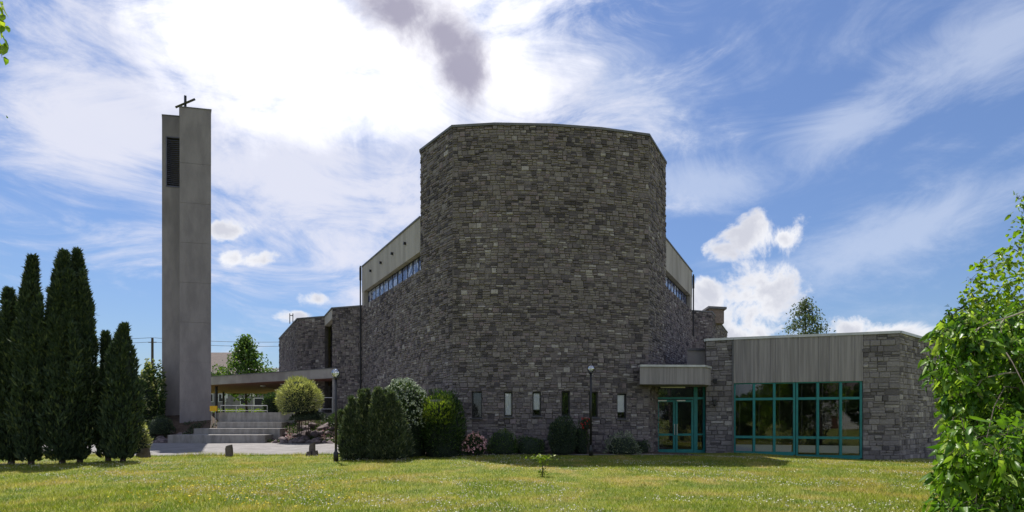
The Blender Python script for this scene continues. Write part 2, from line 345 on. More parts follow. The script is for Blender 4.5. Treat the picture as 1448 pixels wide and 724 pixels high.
def grassmat(name, mul=1., blade=False):
    m = bpy.data.materials.new(name); m.use_nodes = True; nt = m.node_tree; b = nt.nodes['Principled BSDF']; b.inputs['Roughness'].default_value = .7; b.inputs['Specular IOR Level'].default_value = .2
    gm = nt.nodes.new('ShaderNodeNewGeometry')
    def nz(s, d=5, off=0):
        mp = nt.nodes.new('ShaderNodeMapping'); mp.inputs['Location'].default_value = (off, off, 0); mp.inputs['Scale'].default_value = (1, 1, .1); nt.links.new(gm.outputs['Position'], mp.inputs[0])
        n = nt.nodes.new('ShaderNodeTexNoise'); nt.links.new(mp.outputs[0], n.inputs['Vector']); n.inputs['Scale'].default_value = s; n.inputs['Detail'].default_value = d; n.inputs['Roughness'].default_value = .65; return n.outputs[0]
    k = lambda c: tuple(x*mul for x in c)
    c = mixc(sstep(nz(.9), .38, .62, nt), k((.11, .155, .018)), k((.205, .22, .03)), nt)
    c = mixc(M('MULTIPLY', sstep(nz(.55, 8, 9), .47, .66, nt), .8, nt=nt), c, k((.33, .25, .085)), nt)
    c = mixc(M('MULTIPLY', sstep(nz(1.6, 4, 31), .58, .72, nt), .7, nt=nt), c, k((.085, .17, .018)), nt)
    if blade:
        r = gm.outputs['Random Per Island']; hs = nt.nodes.new('ShaderNodeHueSaturation')
        nt.links.new(M('ADD', .6, M('MULTIPLY', r, .9, nt=nt), nt=nt), hs.inputs['Value']); nt.links.new(c, hs.inputs['Color']); c = hs.outputs[0]
        c = mixc(sstep(r, .90, .93, nt), c, k((.5, .43, .24)), nt)
    else:
        c = mixc(M('MULTIPLY', sstep(nz(22, 4, 3), .4, .65, nt), .6, nt=nt), c, k((.08, .09, .022)), nt)
        bp = nt.nodes.new('ShaderNodeBump'); bp.inputs['Strength'].default_value = 1; bp.inputs['Distance'].default_value = .04; nt.links.new(nz(30, 6), bp.inputs['Height']); nt.links.new(bp.outputs[0], b.inputs['Normal'])
    nt.links.new(c, b.inputs['Base Color'])
    if blade:
        tr = nt.nodes.new('ShaderNodeBsdfTranslucent'); nt.links.new(mixc(1., c, (1.2, 1.3, .6), nt, 'MULTIPLY'), tr.inputs[0]); mx = nt.nodes.new('ShaderNodeMixShader'); mx.inputs[0].default_value = .45
        nt.links.new(b.outputs[0], mx.inputs[1]); nt.links.new(tr.outputs[0], mx.inputs[2]); nt.links.new(mx.outputs[0], nt.nodes['Material Output'].inputs[0])
    return m
m_ground = grassmat('lawn_ground', 1.0); m_blade = grassmat('grass_blade', 1.25, True)
tag(grid_sheet('ground', axis(-40, 30, .5, 1500), axis(-2, 62, .5, 1500), m_ground), 'uneven mown lawn rising gently to the buildings', kind='structure')
# path: pale asphalt forecourt left, narrow strip along the apse
def sheet_poly(name, left, right, ys, m, dz, label):
    rows = []; n = 40
    for y in ys:
        a, b = left(y), right(y); xs = np.linspace(a, b, n); yy = np.full(n, y)
        rows.append(np.stack([xs, yy, gv(xs, yy)+dz], -1))
    Vv = np.concatenate(rows); i = (np.arange(len(ys)-1)[:, None]*n+np.arange(n-1)[None]).ravel()
    return tag(np_mesh(name, Vv, 4, np.stack([i, i+1, i+1+n, i+n], 1), m, smooth=True), label, kind='structure')
sheet_poly('path', lambda y: -46, lambda y: -5.2-(y-23)*.35, np.linspace(22.9, 30.3, 16), m_path, .02, 'pale asphalt forecourt in front of the steps')
sheet_poly('footpath', lambda y: -4.6, lambda y: 9.6, np.linspace(21.95, 22.35, 3), m_path, .018, 'narrow paved strip along the church wall')
sheet_poly('flower_bed', lambda y: -5.0, lambda y: 7.9, np.linspace(22.35, 24.5, 6), m_soil, .024, 'planted soil strip below the church wall')
sheet_poly('rockery_soil', lambda y: -25.5, lambda y: -9.3, np.linspace(30.15, 35.0, 24), m_soil, .03, 'dark planted bank round the steps and the bell tower')
# ------------------------------------------------------------------ stone walls
def rsub(r, holes, mn=.0):
    out = [r]
    for h in holes:
        nx = []
        for (a, b, c, d) in out:
            if h[0] >= b or h[1] <= a or h[2] >= d or h[3] <= c: nx.append((a, b, c, d)); continue
            if h[0] > a: nx.append((a, h[0], c, d))
            if h[1] < b: nx.append((h[1], b, c, d))
            a2, b2 = max(a, h[0]), min(b, h[1])
            if h[2] > c: nx.append((a2, b2, c, h[2]))
            if h[3] < d: nx.append((a2, b2, h[3], d))
        out = [q for q in nx if q[1]-q[0] > mn and q[3]-q[2] > mn]
    return out
STONES = {}
def stone_wall(key, backing, fr, z0, z1, holes=(), band=.215, wmin=.16, wmax=.36, thick=.35, vis=1.0, s_end=None, full=.2, duo=.92):
    L = s_end or fr.L
    for q in rsub((0, L, z0, z1), holes):
        cuts = [q[0]]+[k for k in fr.j if q[0]+1e-6 < k < q[1]-1e-6]+[q[1]]
        for c0, c1 in zip(cuts, cuts[1:]):
            f_, t0 = fr.seg((c0+c1)/2) if fr.j else (fr, 0); o_ = (c0+c1)/2-t0 if fr.j else 0
            backing.wbox(f_, c0-o_, c1-o_, q[2], q[3], -thick, 0)
    lst = STONES.setdefault(key, []); rnd = random.Random(hash((round(fr.p0.x*10), round(z0*10))) & 0xffff)
    z = z0
    while z < z1-.02:
        h = min(band*rnd.uniform(.82, 1.18), z1-z)
        if z1-z-h < .1: h = z1-z
        s = -rnd.uniform(0, .3)
        while s < L:
            w = rnd.uniform(wmin, wmax); t = rnd.random(); e = min(s+w, L)
            if L-e < .12: e = L
            if t < full: rows = [(0, 1)]
            elif t < duo: k = rnd.uniform(.36, .64); rows = [(0, k), (k, 1)]
            else: k = rnd.uniform(.28, .38); k2 = rnd.uniform(.62, .72); rows = [(0, k), (k, k2), (k2, 1)]
            for a, b in rows:
                cuts = [max(s, 0), e]
                if e-s > .42 and rnd.random() < .35: cuts.insert(1, s+(e-s)*rnd.uniform(.4, .6))
                for c0, c1 in zip(cuts, cuts[1:]):
                    if c1-c0 < .05: continue
                    for q in rsub((c0, c1, z+h*a, z+h*b), holes, .03):
                        lst.append((fr, q[0]+.006, q[1]-.006, q[2]+.006, q[3]-.006, rnd.uniform(.012, .06), vis))
            s = e if e < L else L+1
        z += h
def stone_meshes(m):
    out = []
    for k in range(8):
        r = random.Random(k); j = lambda a=.05: r.uniform(-a, a)
        vs = [(0,0,0),(1,0,0),(1,0,1),(0,0,1)]+[(x+(j() if True else 0)*.35, -1*r.uniform(.75, 1.1), z_+j()*.5) for x, z_ in ((.045,.08),(.955,.08),(.955,.92),(.045,.92))]
        me = bpy.data.meshes.new('stone'); me.from_pydata(vs, [], [(4,5,6,7),(0,1,5,4),(1,2,6,5),(2,3,7,6),(3,0,4,7)]); me.materials.append(m); out.append(me)
    return out
def finish_stones(key, root, m, cap=300):
    lst = STONES[key]
    def score(t):
        fr, a, b, c, d, p, vis = t; q = fr.pt((a+b)/2, 0, 0); v = Vector((q[0], q[1], 0)); dist = max(v.length, 1)
        nn = fr.dn((a+b)/2)[1]; face = max(0, -(nn.x*v.x+nn.y*v.y)/dist); return (b-a)*(d-c)*face*vis/dist**2
    lst.sort(key=score, reverse=True); ms = stone_meshes(m)
    for t in lst[:cap]:
        fr, a, b, c, d, p, vis = t; o = bpy.data.objects.new('stone', random.choice(ms)); C.objects.link(o)
        q = fr.pt(a, 0, c); dd = fr.dn((a+b)/2)[0]; ang = math.atan2(dd.y, dd.x)
        o.location = q; o.rotation_euler = (0, 0, ang); o.scale = (b-a, p, d-c); attach(o, root)
    sm = MB(); r = random.Random(3)
    for fr, a, b, c, d, p, vis in lst[cap:]:
        w, h = b-a, d-c; iw, ih = min(.02, w*.1), min(.016, h*.12); jj = lambda: r.uniform(-.013, .013)
        P = fr.pt
        sm.add([P(a,0,c),P(b,0,c),P(b,0,d),P(a,0,d)]+[P(x+jj(), p*r.uniform(.75, 1.1), z_+jj()) for x, z_ in ((a+iw,c+ih),(b-iw,c+ih),(b-iw,d-ih),(a+iw,d-ih))],
               [(4,5,6,7),(0,1,5,4),(1,2,6,5),(2,3,7,6),(3,0,4,7)])
    tag(sm.build('stonework', m, root), kind='stuff')
def coping(root, pts, z, m, h=.10, out=.07, inn=-.45, closed=False, name='coping'):
    b = MB(); b.strip(pts, inn, out, z, z+h, closed); return b.build(name, m, root)
# ================================================================== CHURCH
HA, HN, HL = ZZ(177.5, 23.03), 11.05, 8.6
A = XY(595, 25.3); B = XY(640, 23.22); Cc = XY(700, 23.03); D = XY(780, 23.11); E_ = XY(850, 23.4); F = XY(917, 23.92); G = XY(941, 26.5)
church = empty('church', (0, 27, 0), 'tall dark rubble stone church with a windowless curved block rising over lower side walls', 'church')
bk = MB()
fpoly = PolyFrame([B, Cc, D, E_, F])
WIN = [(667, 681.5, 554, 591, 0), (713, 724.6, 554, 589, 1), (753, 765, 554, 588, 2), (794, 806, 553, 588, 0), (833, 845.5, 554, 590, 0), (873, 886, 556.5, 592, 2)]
hl, wins = [], []
for x0, x1, y0, y1, sheen in WIN:
    a, b = fpoly.at(x0), fpoly.at(x1); Yw = fpoly.Y(a); h = (a, b, ZZ(y1, Yw), ZZ(y0, Yw)); hl.append(h); wins.append((fpoly, h, sheen))
stone_wall('church', bk, Frame(A, B), -.6, HA); stone_wall('church', bk, fpoly, -.6, HA, hl); stone_wall('church', bk, Frame(F, G), -.6, HA)
Ab, Gb = (A[0], 31.5), (G[0]-.3, 31.5)
for p, q in ((Ab, A), (G, Gb), (Gb, Ab)): bk.wbox(Frame(p, q), 0, Frame(p, q).L, -.5, HA, -.3, 0)
poly = [A, B, Cc, D, E_, F, G, Gb, Ab]
rf = MB(); rf.prism([(p[0], p[1]) for p in poly], HA-.3, HA-.01); 
coping(church, poly, HA, m_dark_coping, closed=True)
bk.build('wall', m_mortar, church)
# slit windows
for f, (a, b, c, d), sheen in wins:
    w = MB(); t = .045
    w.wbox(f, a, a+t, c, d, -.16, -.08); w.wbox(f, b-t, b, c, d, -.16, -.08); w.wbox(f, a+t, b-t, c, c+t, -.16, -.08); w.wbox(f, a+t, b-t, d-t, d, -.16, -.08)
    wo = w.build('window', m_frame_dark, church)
    if sheen: wo['label'] = 'slit window with its sky reflection painted as a pale panel behind the glass'
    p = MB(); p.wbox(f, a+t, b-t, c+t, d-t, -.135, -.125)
    p.build('pane', m_glass_clear if sheen else m_glass, wo)
    if sheen:
        q = MB(); q.wbox(f, a+t, b-t, c+(d-c)*(.06 if sheen == 1 else .26), d-t-.02, -.16, -.15); q.build('sky_sheen_panel', m_sky_sheen, wo)  # pale panel paints the sky reflection of the brighter panes
    s_ = MB(); s_.wbox(f, a-.06, b+.06, c-.06, c-.003, -.1, .085); s_.build('sill', m_sill, wo)
    r_ = MB(); r_.wbox(f, a-.05, b+.05, c-.1, d+.05, -.9, -.5); r_.build('recess_back', m_room, wo)
# nave left
N1 = XY(512.5, 33.6); nl = Frame(N1, A)
bk = MB()
GZ0, GZ1 = 8.6, 9.47; sA = nl.L-.05; s0g = .45
stone_wall('church', bk, nl, -.3, GZ0)
bk.wbox(nl, 0, nl.L, GZ0, GZ1, -.6, -.3)
band = MB(); band.wbox(nl, 0, nl.L, GZ1, HN, -.45, .03); band.build('concrete_band', m_conc_band, church)
pier = MB(); pier.wbox(nl, 0, s0g, GZ0, GZ1-.002, -.45, .02); pier.build('concrete_pier', m_conc_band, church)
for k in range(4):
    sp = MB(); s0 = nl.L*(.2+.2*k); sp.wbox(nl, s0, s0+.07, HN-.75, HN-.62, .03, .16); sp.build('rain_spout', m_metal_dark, church)
def glazing(fr, a, b, z0, z1, n, inset=-.22, mm=m_frame_dark):
    w = MB(); t = .05
    w.wbox(fr, a, b, z0, z0+t, inset-.06, inset); w.wbox(fr, a, b, z1-t, z1, inset-.06, inset)
    wo = w.build('window', mm, church)
    st = (b-a)/n
    for i in range(n+1):
        q = MB(); x = a+i*st; q.wbox(fr, x-.015, x+.015, z0+t, z1-t, inset-.06, inset); q.build('mullion', mm, wo)
        if i < n:
            q = MB(); q.wbox(fr, x+.015, x+st-.015, z0+t, z1-t, inset-.04, inset-.03); q.build('pane', m_stained, wo)
glazing(nl, s0g, nl.L-.1, GZ0+.002, GZ1-.002, 12)
coping(church, [N1, A], HN, m_dark_coping, h=.08)
# nave right
N3 = XY(978, 34.7); NR = (7.62, 27.5); nr = Frame(NR, N3)
stone_wall('church', bk, nr, -.3, GZ0)
bk.wbox(nr, 0, nr.L, GZ0, GZ1, -.6, -.3)
band = MB(); band.wbox(nr, 0, nr.L, GZ1, HN, -.45, .03); band.build('concrete_band', m_conc_band, church)
pier = MB(); pier.wbox(nr, nr.L-.5, nr.L, GZ0, GZ1-.002, -.45, .02); pier.build('concrete_pier', m_conc_band, church)
glazing(nr, .5, nr.L-.5, GZ0+.002, GZ1-.002, 10)
coping(church, [NR, N3], HN, m_dark_coping, h=.08)
NB = [(N3[0]-1.5, 44), (N1[0]+1.5, 44)]
for p, q in ((N3, NB[0]), NB, (NB[1], N1)): bk.wbox(Frame(p, q), 0, Frame(p, q).L, -.5, HN, -.3, 0)
rf.prism([N1, (A[0], A[1]+.3), (NR[0]-.1, NR[1]+.3), N3, NB[0], NB[1]], HN-.3, HN-.02)
# left low wing
Q1 = XY(470, 34.3); Q2 = XY(459.5, 37.1); Q3 = XY(421, 37.9); Q4 = XY(395, 47.4); Q5 = (Q4[0]+8, 52)
for p, q in ((Q1, N1), (Q3, Q2), (Q4, Q3)):
    fr = Frame(p, q); stone_wall('church', bk, fr, 1.2, HL)
fs = Frame(Q2, Q1); zl = HL-.62
stone_wall('church', bk, fs, 1.2, HL, [(0, fs.L, 1.2, HL)])
l = MB(); l.wbox(fs, 0, fs.L, zl, HL, -.3, .02); l.build('concrete_lintel', m_conc_band, church)
sw = MB(); sw.wbox(fs, .0, fs.L*.95, 2.0, zl, -.42, -.36); swo = sw.build('window', m_frame_dark, church)
for k in range(4):
    q = MB(); z0 = 2.05+k*(zl-2.05)/4; q.wbox(fs, .1, fs.L*.9, z0, z0+(zl-2.05)/4-.08, -.36, -.345); q.build('pane', m_glass, swo)
bk.wbox(Frame(Q5, Q4), 0, Frame(Q5, Q4).L, 0, HL, -.3, 0)
rf.prism([Q1, N1, (N1[0]+2, 44), Q5, Q4, Q3, Q2], HL-.3, HL-.02)
coping(church, [Q4, Q3, Q2, Q1, N1], HL, m_dark_coping, h=.09)
# right back wing and chimney
R1 = (N3[0]-.25, 35.0); R2 = XY(1006, 35.5); R3 = XY(1028, 44)
for p, q in ((R1, R2), (R2, R3)): stone_wall('church', bk, Frame(p, q), 2.5, HL)
rf.prism([R1, R2, R3, (R1[0], 46)], HL-.3, HL-.02); coping(church, [R1, R2, R3], HL, m_dark_coping, h=.09)
bk.build('wall', m_mortar, church)
rf.build('roof', m_roof, church)
ch = MB(); cx0, cy0 = XY(1000, 37.2); cx1, _ = XY(1021, 38.2)
m_chim = mat('chimney_brick', (.17, .13, .11), (.24, .19, .165), 7, .9, bump=.8, bscale=16)
ch.prism([(cx0+.05, 36.9), (cx1-.25, 37.2), (cx1-.12, 38.0), (cx0+.12, 38.0)], HL-.4, ZZ(438, 37.3)); cho = ch.build('chimney', m_chim, church)
q = MB(); q.prism([(cx0-.08, 36.75), (cx1-.12, 37.05), (cx1+.02, 38.2), (cx0-.0, 38.15)], ZZ(438, 37.3)+.002, ZZ(435, 37.3)); q.build('chimney_cap', m_dark_coping, cho)
# pipes and aerials on the roofs
for px, Yp, z0, z1, nm in ((509.6, 33.55, .5, ZZ(376, 33.55), 'downpipe'), (980.5, 34.6, 6.9, ZZ(388, 34.6), 'downpipe')):
    x, y = XY(px, Yp); q = MB(); q.tube([(x, y, z0), (x, y, z1)], .045, 8); q.tube([(x, y, z1-.9), (x, y, z1-.1)], .07, 8); q.build(nm, m_frame_dark, church)
q = MB()
for dxp in (-2.2, 2.2):
    x, y = XY(412+dxp, 39.6); q.tube([(x, y, HL), (x, y, HL+.75)], .03, 6)
q.tube([(XY(409.8, 39.6)[0], 39.6, HL+.6), (XY(414.2, 39.6)[0], 39.6, HL+.6)], .03, 6)
q.build('roof_hatch_rail', m_metal_dark, church)
finish_stones('church', church, m_stone)
# ================================================================== BELL TOWER
tw = empty('bell_tower', (XY(265, 33)[0], 33.8, 0), 'slender grey concrete bell tower of two joined slabs with a louvred opening', 'bell tower')
def slab(x0, Y0, x1, Y1, d, z0, zt0, zt1):
    p, q = XY(x0, Y0), XY(x1, Y1); off = (-.62*d, d); P = [p, q, (q[0]+off[0], q[1]+off[1]), (p[0]+off[0], p[1]+off[1])]
    return P, [zt0, zt1, zt1, zt0]
def conc_lifts(P, zt, z0, name, side_gap=.0):
    b = MB(); b.prism(P, z0, zt); return b.build(name, m_conc_tower, tw)
Pf, zf = slab(254, 33, 298.5, 33.4, 1.6, 0, ZZ(151.5, 33), ZZ(156, 33.4)); 
def inset(P, d):
    cxm, cym = sum(p[0] for p in P)/4, sum(p[1] for p in P)/4; return [(cxm+(p[0]-cxm)*(1-d), cym+(p[1]-cym)*(1-d)) for p in P]
conc_lifts(inset(Pf, .03), [z-.02 for z in zf], .2, 'inner_core'); zz_l = .2
while zz_l < zf[1]:
    top_l = zz_l+2.45; last = top_l > zf[1]-1; b = MB(); b.prism(inset(Pf, random.uniform(-.002, .004)), zz_l, zf if last else top_l-.014); b.build('concrete_lift', m_conc_tower, tw)
    zz_l = 99 if last else top_l

Pl, zl2 = slab(229, 33.95, 254.6, 34.15, 1.6, 0, ZZ(163, 33.95), ZZ(165, 34.15))
# left slab built round the louvre opening
fl = Frame(Pl[0], Pl[1]); la, lz0, lz1 = fl.at(235), ZZ(264, 34), ZZ(193, 34)
b = MB(); b.wbox(fl, 0, la, lz0, lz1, -1.9, 0); b.wbox(fl, 0, fl.L+.6, .2, lz0, -1.9, 0); b.wbox(fl, 0, fl.L+.6, lz1, zl2[0], -1.9, 0)
b.wbox(fl, la, fl.L+.6, lz0, lz1, -1.9, -.5); b.build('rear_slab', m_conc_tower, tw)
lf = MB(); lf.wbox(fl, la-.01, la+.05, lz0, lz1, -.5, .03); lf.wbox(fl, la+.05, fl.L+.3, lz1-.05, lz1+.01, -.3, .03); lf.wbox(fl, la+.05, fl.L+.3, lz0-.01, lz0+.05, -.3, .03)
lo = lf.build('louvre', m_louvre, tw)
for k in range(24):
    z = lz0+.06+k*(lz1-lz0-.16)/24; q = MB(); P = fl.pt
    q.add([P(la+.05,0,z),P(fl.L+.3,0,z),P(fl.L+.3,-.16,z+.11),P(la+.05,-.16,z+.11),P(la+.05,0,z+.02),P(fl.L+.3,0,z+.02),P(fl.L+.3,-.16,z+.13),P(la+.05,-.16,z+.13)],
          [(0,3,2,1),(4,5,6,7),(0,1,5,4),(1,2,6,5),(2,3,7,6),(3,0,4,7)]); q.build('slat', m_louvre, lo)
for P, zt, nm in ((Pf, zf, 'front_cap'), (Pl, [z+.0 for z in zl2], 'rear_cap')):
    q = MB(); cxm = sum(p[0] for p in P)/4; cym = sum(p[1] for p in P)/4
    q.prism([(cxm+(p[0]-cxm)*1.03, cym+(p[1]-cym)*1.03) for p in P], [z+.003 for z in zt], [z+.06 for z in zt]); q.build(nm, m_dark_coping, tw)
q = MB(); xc, _ = XY(262, 33.6); zc = ZZ(155, 33.6); q.tube([(xc, 33.6, zc), (xc, 33.6, ZZ(135.5, 33.6))], .085, 4); cr = q.build('cross', m_metal_dark, tw)
q = MB(); q.tube([W3(249, 151.5, 34.0), W3(275, 140.5, 33.2)], .085, 4); q.build('cross_arm', m_metal_dark, cr)
# ================================================================== WALKWAY CANOPY
cn = empty('walkway_canopy', (-17, 37, 1.9), 'long flat concrete canopy with a red-brown underside linking tower and church', 'canopy')
CL, CR = XY(285, 41.6), XY(474, 34.0); cpoly = [CL, CR, (-11.6, 36.5), (-14, 42), (-20, 49), (-24, 55.5), (-34, 55)]
b = MB(); b.prism(cpoly, 4.22, 4.62); b.build('roof_slab', m_roof, cn)
b = MB(); b.strip(cpoly, -.18, 0.02, 4.18, 4.78, True); b.build('fascia', m_conc, cn)
b = MB(); b.strip(cpoly, -.2, .05, 4.783, 4.83, True); b.build('edge_flashing', m_dark_coping, cn)
b = MB(); b.prism([(p[0]*.995-.05, p[1]+.12) for p in cpoly], 4.19, 4.215); b.build('soffit', m_ceil, cn)
for px, Yc, r in ((472.5, 34.3, .11), (428, 39, .1), (316, 52, .1), (396, 50, .1), (306, 43, .1)):
    x, y = XY(px, Yc); b = MB(); b.tube([(x, y, 1.6), (x, y, 4.19)], r, 10); b.build('column', m_conc if px > 460 else m_metal_dark, cn)
for px, Yc in ((400, 40), (372, 42)):
    x, y = XY(px, Yc); b = MB(); b.lathe((x, y, 4.10), [(.02, 0), (.18, 0), (.2, .05), (.2, .09)], 12); b.build('ceiling_lamp', m_white, cn)
# platform under the canopy
b = MB(); b.prism([XY(309, 33.35), XY(417, 33.35), (-10.2, 34.1), (-11.6, 35), (-15.4, 38.8), (-19.5, 46.5), (-25, 46), (-22.5, 38), (-19.5, 34.5)], .9, 1.97)
tag(b.build('terrace', m_path), 'raised paved terrace under the walkway canopy', kind='structure')
# ================================================================== STEPS
st = empty('stone_steps', (-16.5, 31.5, 0), 'broad pale concrete steps climbing from the forecourt to the raised terrace', 'steps')
for (x0, x1, Y0, zt, zb) in ((237, 375, 30.0, .69, .1), (274, 395.5, 31.0, 1.03, .2), (307, 398, 32.0, 1.39, .3), (309, 417, 33.0, 1.99, .5)):
    b = MB(); xa, xb = XY(x0, Y0)[0], XY(x1, Y0)[0]; n = max(3, int((xb-xa)/1.5))
    b.box(xa, xb, Y0, Y0+(1.15 if Y0 < 33 else .36), zb, zt); b.build('step', m_conc_step, st)
# railings
rl = empty('railing', (-14.5, 33.3, 1.99), 'thin pale pipe railing on top of the highest step', 'railing')
def rail(root, x0, x1, Y, z0, h, n, mm):
    a, b_ = XY(x0, Y)[0], XY(x1, Y)[0]; q = MB(); q.tube([(a, Y, z0+h), (b_, Y, z0+h)], .025, 6); q.build('top_rail', mm, root)
    q = MB(); q.tube([(a, Y, z0+h*.25), (b_, Y, z0+h*.25)], .018, 6); q.build('lower_rail', mm, root)
    for i in range(n):
        x = a+(b_-a)*i/(n-1); q = MB(); q.tube([(x, Y, z0-.2), (x, Y, z0+h)], .022, 6); q.build('post', mm, root)
rail(rl, 312, 378, 33.15, 1.99, .42, 4, m_alu)
rl2 = empty('railing', (-12.5, 34, 1.97), 'tall thin grey railing under the canopy beside the stone wing', 'railing'); rail(rl2, 436, 470, 33.9, 1.97, .95, 3, m_alu)
# yellow box sign
sg = empty('yellow_sign', W3(302, 592, 32.6), 'small yellow box sign on two thin legs at the foot of the bell tower', 'sign')
x, y = XY(302, 32.6); b = MB(); b.box(x-.2, x+.2, y-.06, y+.06, ZZ(581.5, y), ZZ(574, y)); b.build('box', m_yellow, sg)
for s in (-.1, .1): b = MB(); b.tube([(x+s, y, 1.0), (x+s, y, ZZ(581.5, y))], .018, 6); b.build('leg', m_alu, sg)
# ================================================================== PARISH HALL
P0 = XY(998, 25.0); P1 = XY(1037.3, 24.56); P2 = XY(1220, 23.1); P3 = XY(1272, 22.7); P4 = XY(1331, 26.2)
hall = empty('parish_hall', (14, 26, 0), 'low flat-roofed stone hall with teal windows under a board-marked concrete panel', 'hall')
HH = 5.2; bh = MB()
f01, f12, f23, f34 = Frame(P0, P1), Frame(P1, P2), Frame(P2, P3), Frame(P3, P4)
kw = dict(band=.235, wmin=.26, wmax=.6, full=.62, duo=.97)
stone_wall('hall', bh, f01, -.3, HH, **kw)
stone_wall('hall', bh, f23, -.7, HH, **kw)
va, vz = f34.at(1300.5), ZZ(489, f34.Y(f34.at(1300)))
stone_wall('hall', bh, f34, -.9, HH, [(va-.13, va+.13, vz-.13, vz+.13)], **kw)
PB = [(P4[0]-1, 36), (13.4, 36)]
DW0, DW1 = XY(916, 25.2), XY(998, 25.2)
for p, q in ((P4, PB[0]), PB, (PB[1], (DW1[0]+.1, 25.6))): bh.wbox(Frame(p, q), 0, Frame(p, q).L, -.6, HH, -.3, 0)
bh.build('wall', m_mortar, hall)
b = MB(); b.prism([P0, P1, P2, P3, P4, PB[0], PB[1]], HH-.2, HH-.02); b.build('roof', m_roof, hall)
# coping in lengths
cpts = [PB[1], P0, P1, P2, P3, P4, PB[0]]
for i, (a, b_) in enumerate(zip(cpts, cpts[1:])):
    f = Frame(a, b_); q = MB(); q.wbox(f, .0, f.L-.004, HH, HH+.11, -.4, .09 if i % 2 else .086); q.build('coping', m_coping, hall)
# concrete panel: one board-marked slab whose front steps board by board
zp0 = 3.22; n = 46; pf = MB(); vs = []; r = random.Random(5); x = 0; prof = []
while x < f12.L-.01:
    w = min(r.uniform(.09, .14), f12.L-x); d = .03+r.uniform(0, .03); prof += [(x+.004, d), (x+w-.004, d)]
    x += w
prof = [(.0, 0)]+[p for p in prof]+[(f12.L, 0)]
k = len(prof)
vs = [f12.pt(s, d, zp0) for s, d in prof]+[f12.pt(s, d, HH-.003) for s, d in prof]+[f12.pt(0, -.3, zp0), f12.pt(f12.L, -.3, zp0), f12.pt(f12.L, -.3, HH-.003), f12.pt(0, -.3, HH-.003)]
pf.add(vs, [(i, i+1, k+i+1, k+i) for i in range(k-1)]+[tuple(range(k-1, -1, -1))+(2*k, 2*k+1), tuple(range(k, 2*k))+(2*k+2, 2*k+3), (2*k+1, 2*k, 2*k+3, 2*k+2)])
pf.build('concrete_panel', m_board, hall)
# teal window walls
def win_unit(fr, xs, fl_, fr_, label):
    """xs: photo columns of bay edges; teal frame, transoms and panes"""
    s = [fr.at(x) for x in xs]; z0 = -.06+(-.05 if xs[0] > 1100 else .06); z1 = zp0-.002; zt = [ZZ(564.5, fr.Y(0)), ZZ(617.8, fr.Y(0)+.0)]
    t = .035
    w = MB(); w.wbox(fr, s[0]-fl_, s[0]+t, z0, z1, -.12, -.02); w.wbox(fr, s[-1]-t, s[-1]+fr_, z0, z1, -.12, -.02)
    w.wbox(fr, s[0]+t, s[-1]-t, z0-.12, z0+.12, -.12, -.018); w.wbox(fr, s[0]+t, s[-1]-t, z1-.05, z1, -.12, -.018)
    wo = w.build('window', m_teal, hall); wo['label'] = label
    for x in s[1:-1]: q = MB(); q.wbox(fr, x-.05, x+.05, z0+.12, z1-.05, -.115, -.0); q.build('mullion', m_teal, wo)
    for z in zt:
        q = MB(); q.wbox(fr, s[0]+t, s[-1]-t, z-.055, z+.055, -.11, -.026); q.build('transom', m_teal, wo)
    zz = [z0+.12, zt[1], zt[0], z1-.05]
    zz = sorted(zz)
    for a, b_ in zip(s, s[1:]):
        for c, d in zip(zz, zz[1:]):
            q = MB(); q.wbox(fr, a+.035, b_-.035, c, d, -.075, -.065); q.build('pane', m_glass, wo)
    q = MB(); q.wbox(fr, s[0]-.02, s[-1]+.02, z0-.17, z0-.122, -.1, .07); q.build('sill', m_teal, wo)
    return wo
win_unit(f12, (1039, 1066.3, 1095, 1123), .03, .05, 'left bank of teal-framed panes')
win_unit(f12, (1127.5, 1156.5, 1189, 1217.5), .05, .05, 'right bank of teal-framed panes')
b = MB()
for x0, x1 in ((1041, 1064), (1068, 1093), (1097, 1120), (1130, 1154), (1159, 1187), (1191, 1216)):
    b = MB(); b.wbox(f12, f12.at(x0), f12.at(x1), .10, .42, -.16, -.10); b.build('radiator', m_white, hall)
# blinds: thin vertical slats behind the glass
for x0 in (1046, 1074, 1103, 1135, 1165, 1198):
    q = MB(); a = f12.at(x0); q.wbox(f12, a, a+.05, .5, 3.1, -.3, -.28); q.build('blind_slat', m_room, hall)
b = MB(); b.prism([(P1[0]+.3, P1[1]+.4), (P3[0]+.2, P3[1]+.5), (P4[0]-.6, P4[1]+.2), (P4[0]-1.5, 35.5), (13.6, 35.5), (P0[0]+.3, 25.6)], -.02, .02); b.build('floor', m_room, hall)
b = MB(); b.box(11.6, 20, 30.5, 30.6, 0, 5); b.build('partition', m_room, hall)
# entrance
fd = Frame(DW0, DW1)
dt = lambda px: fd.at(px); zb, ztt, zh = 0.03, ZZ(565.5, 25.2), ZZ(546, 25.2)
bd = MB()
q = MB()
for x0, x1 in ((916.2, 920), (925.5, 928.5), (981.5, 986.5), (994.5, 997.5)): q.wbox(fd, dt(x0), dt(x1), zb, zh, -.12, -.01)
q.wbox(fd, dt(916.2), dt(997.5), zh+.002, zh+.12, -.12, -.012)
q.wbox(fd, dt(916.2), dt(997.5), ztt+.03, ztt+.13, -.118, -.014)
q.wbox(fd, dt(916.2), dt(997.5), zb-.1, zb-.003, -.14, .05)
so_ = q.build('door_surround', m_teal, hall)
for x0, x1, z0, z1 in ((920, 925.5, zb+.1, .82), (920, 925.5, .9, ztt), (986.5, 994.5, zb+.1, .82), (986.5, 994.5, .9, ztt), (928.5, 981.5, ztt+.13, zh), (986.5, 994.5, ztt+.13, zh), (920, 925.5, ztt+.13, zh)):
    q = MB(); q.wbox(fd, dt(x0), dt(x1), z0, z1, -.07, -.06); q.build('pane', m_glass, so_)
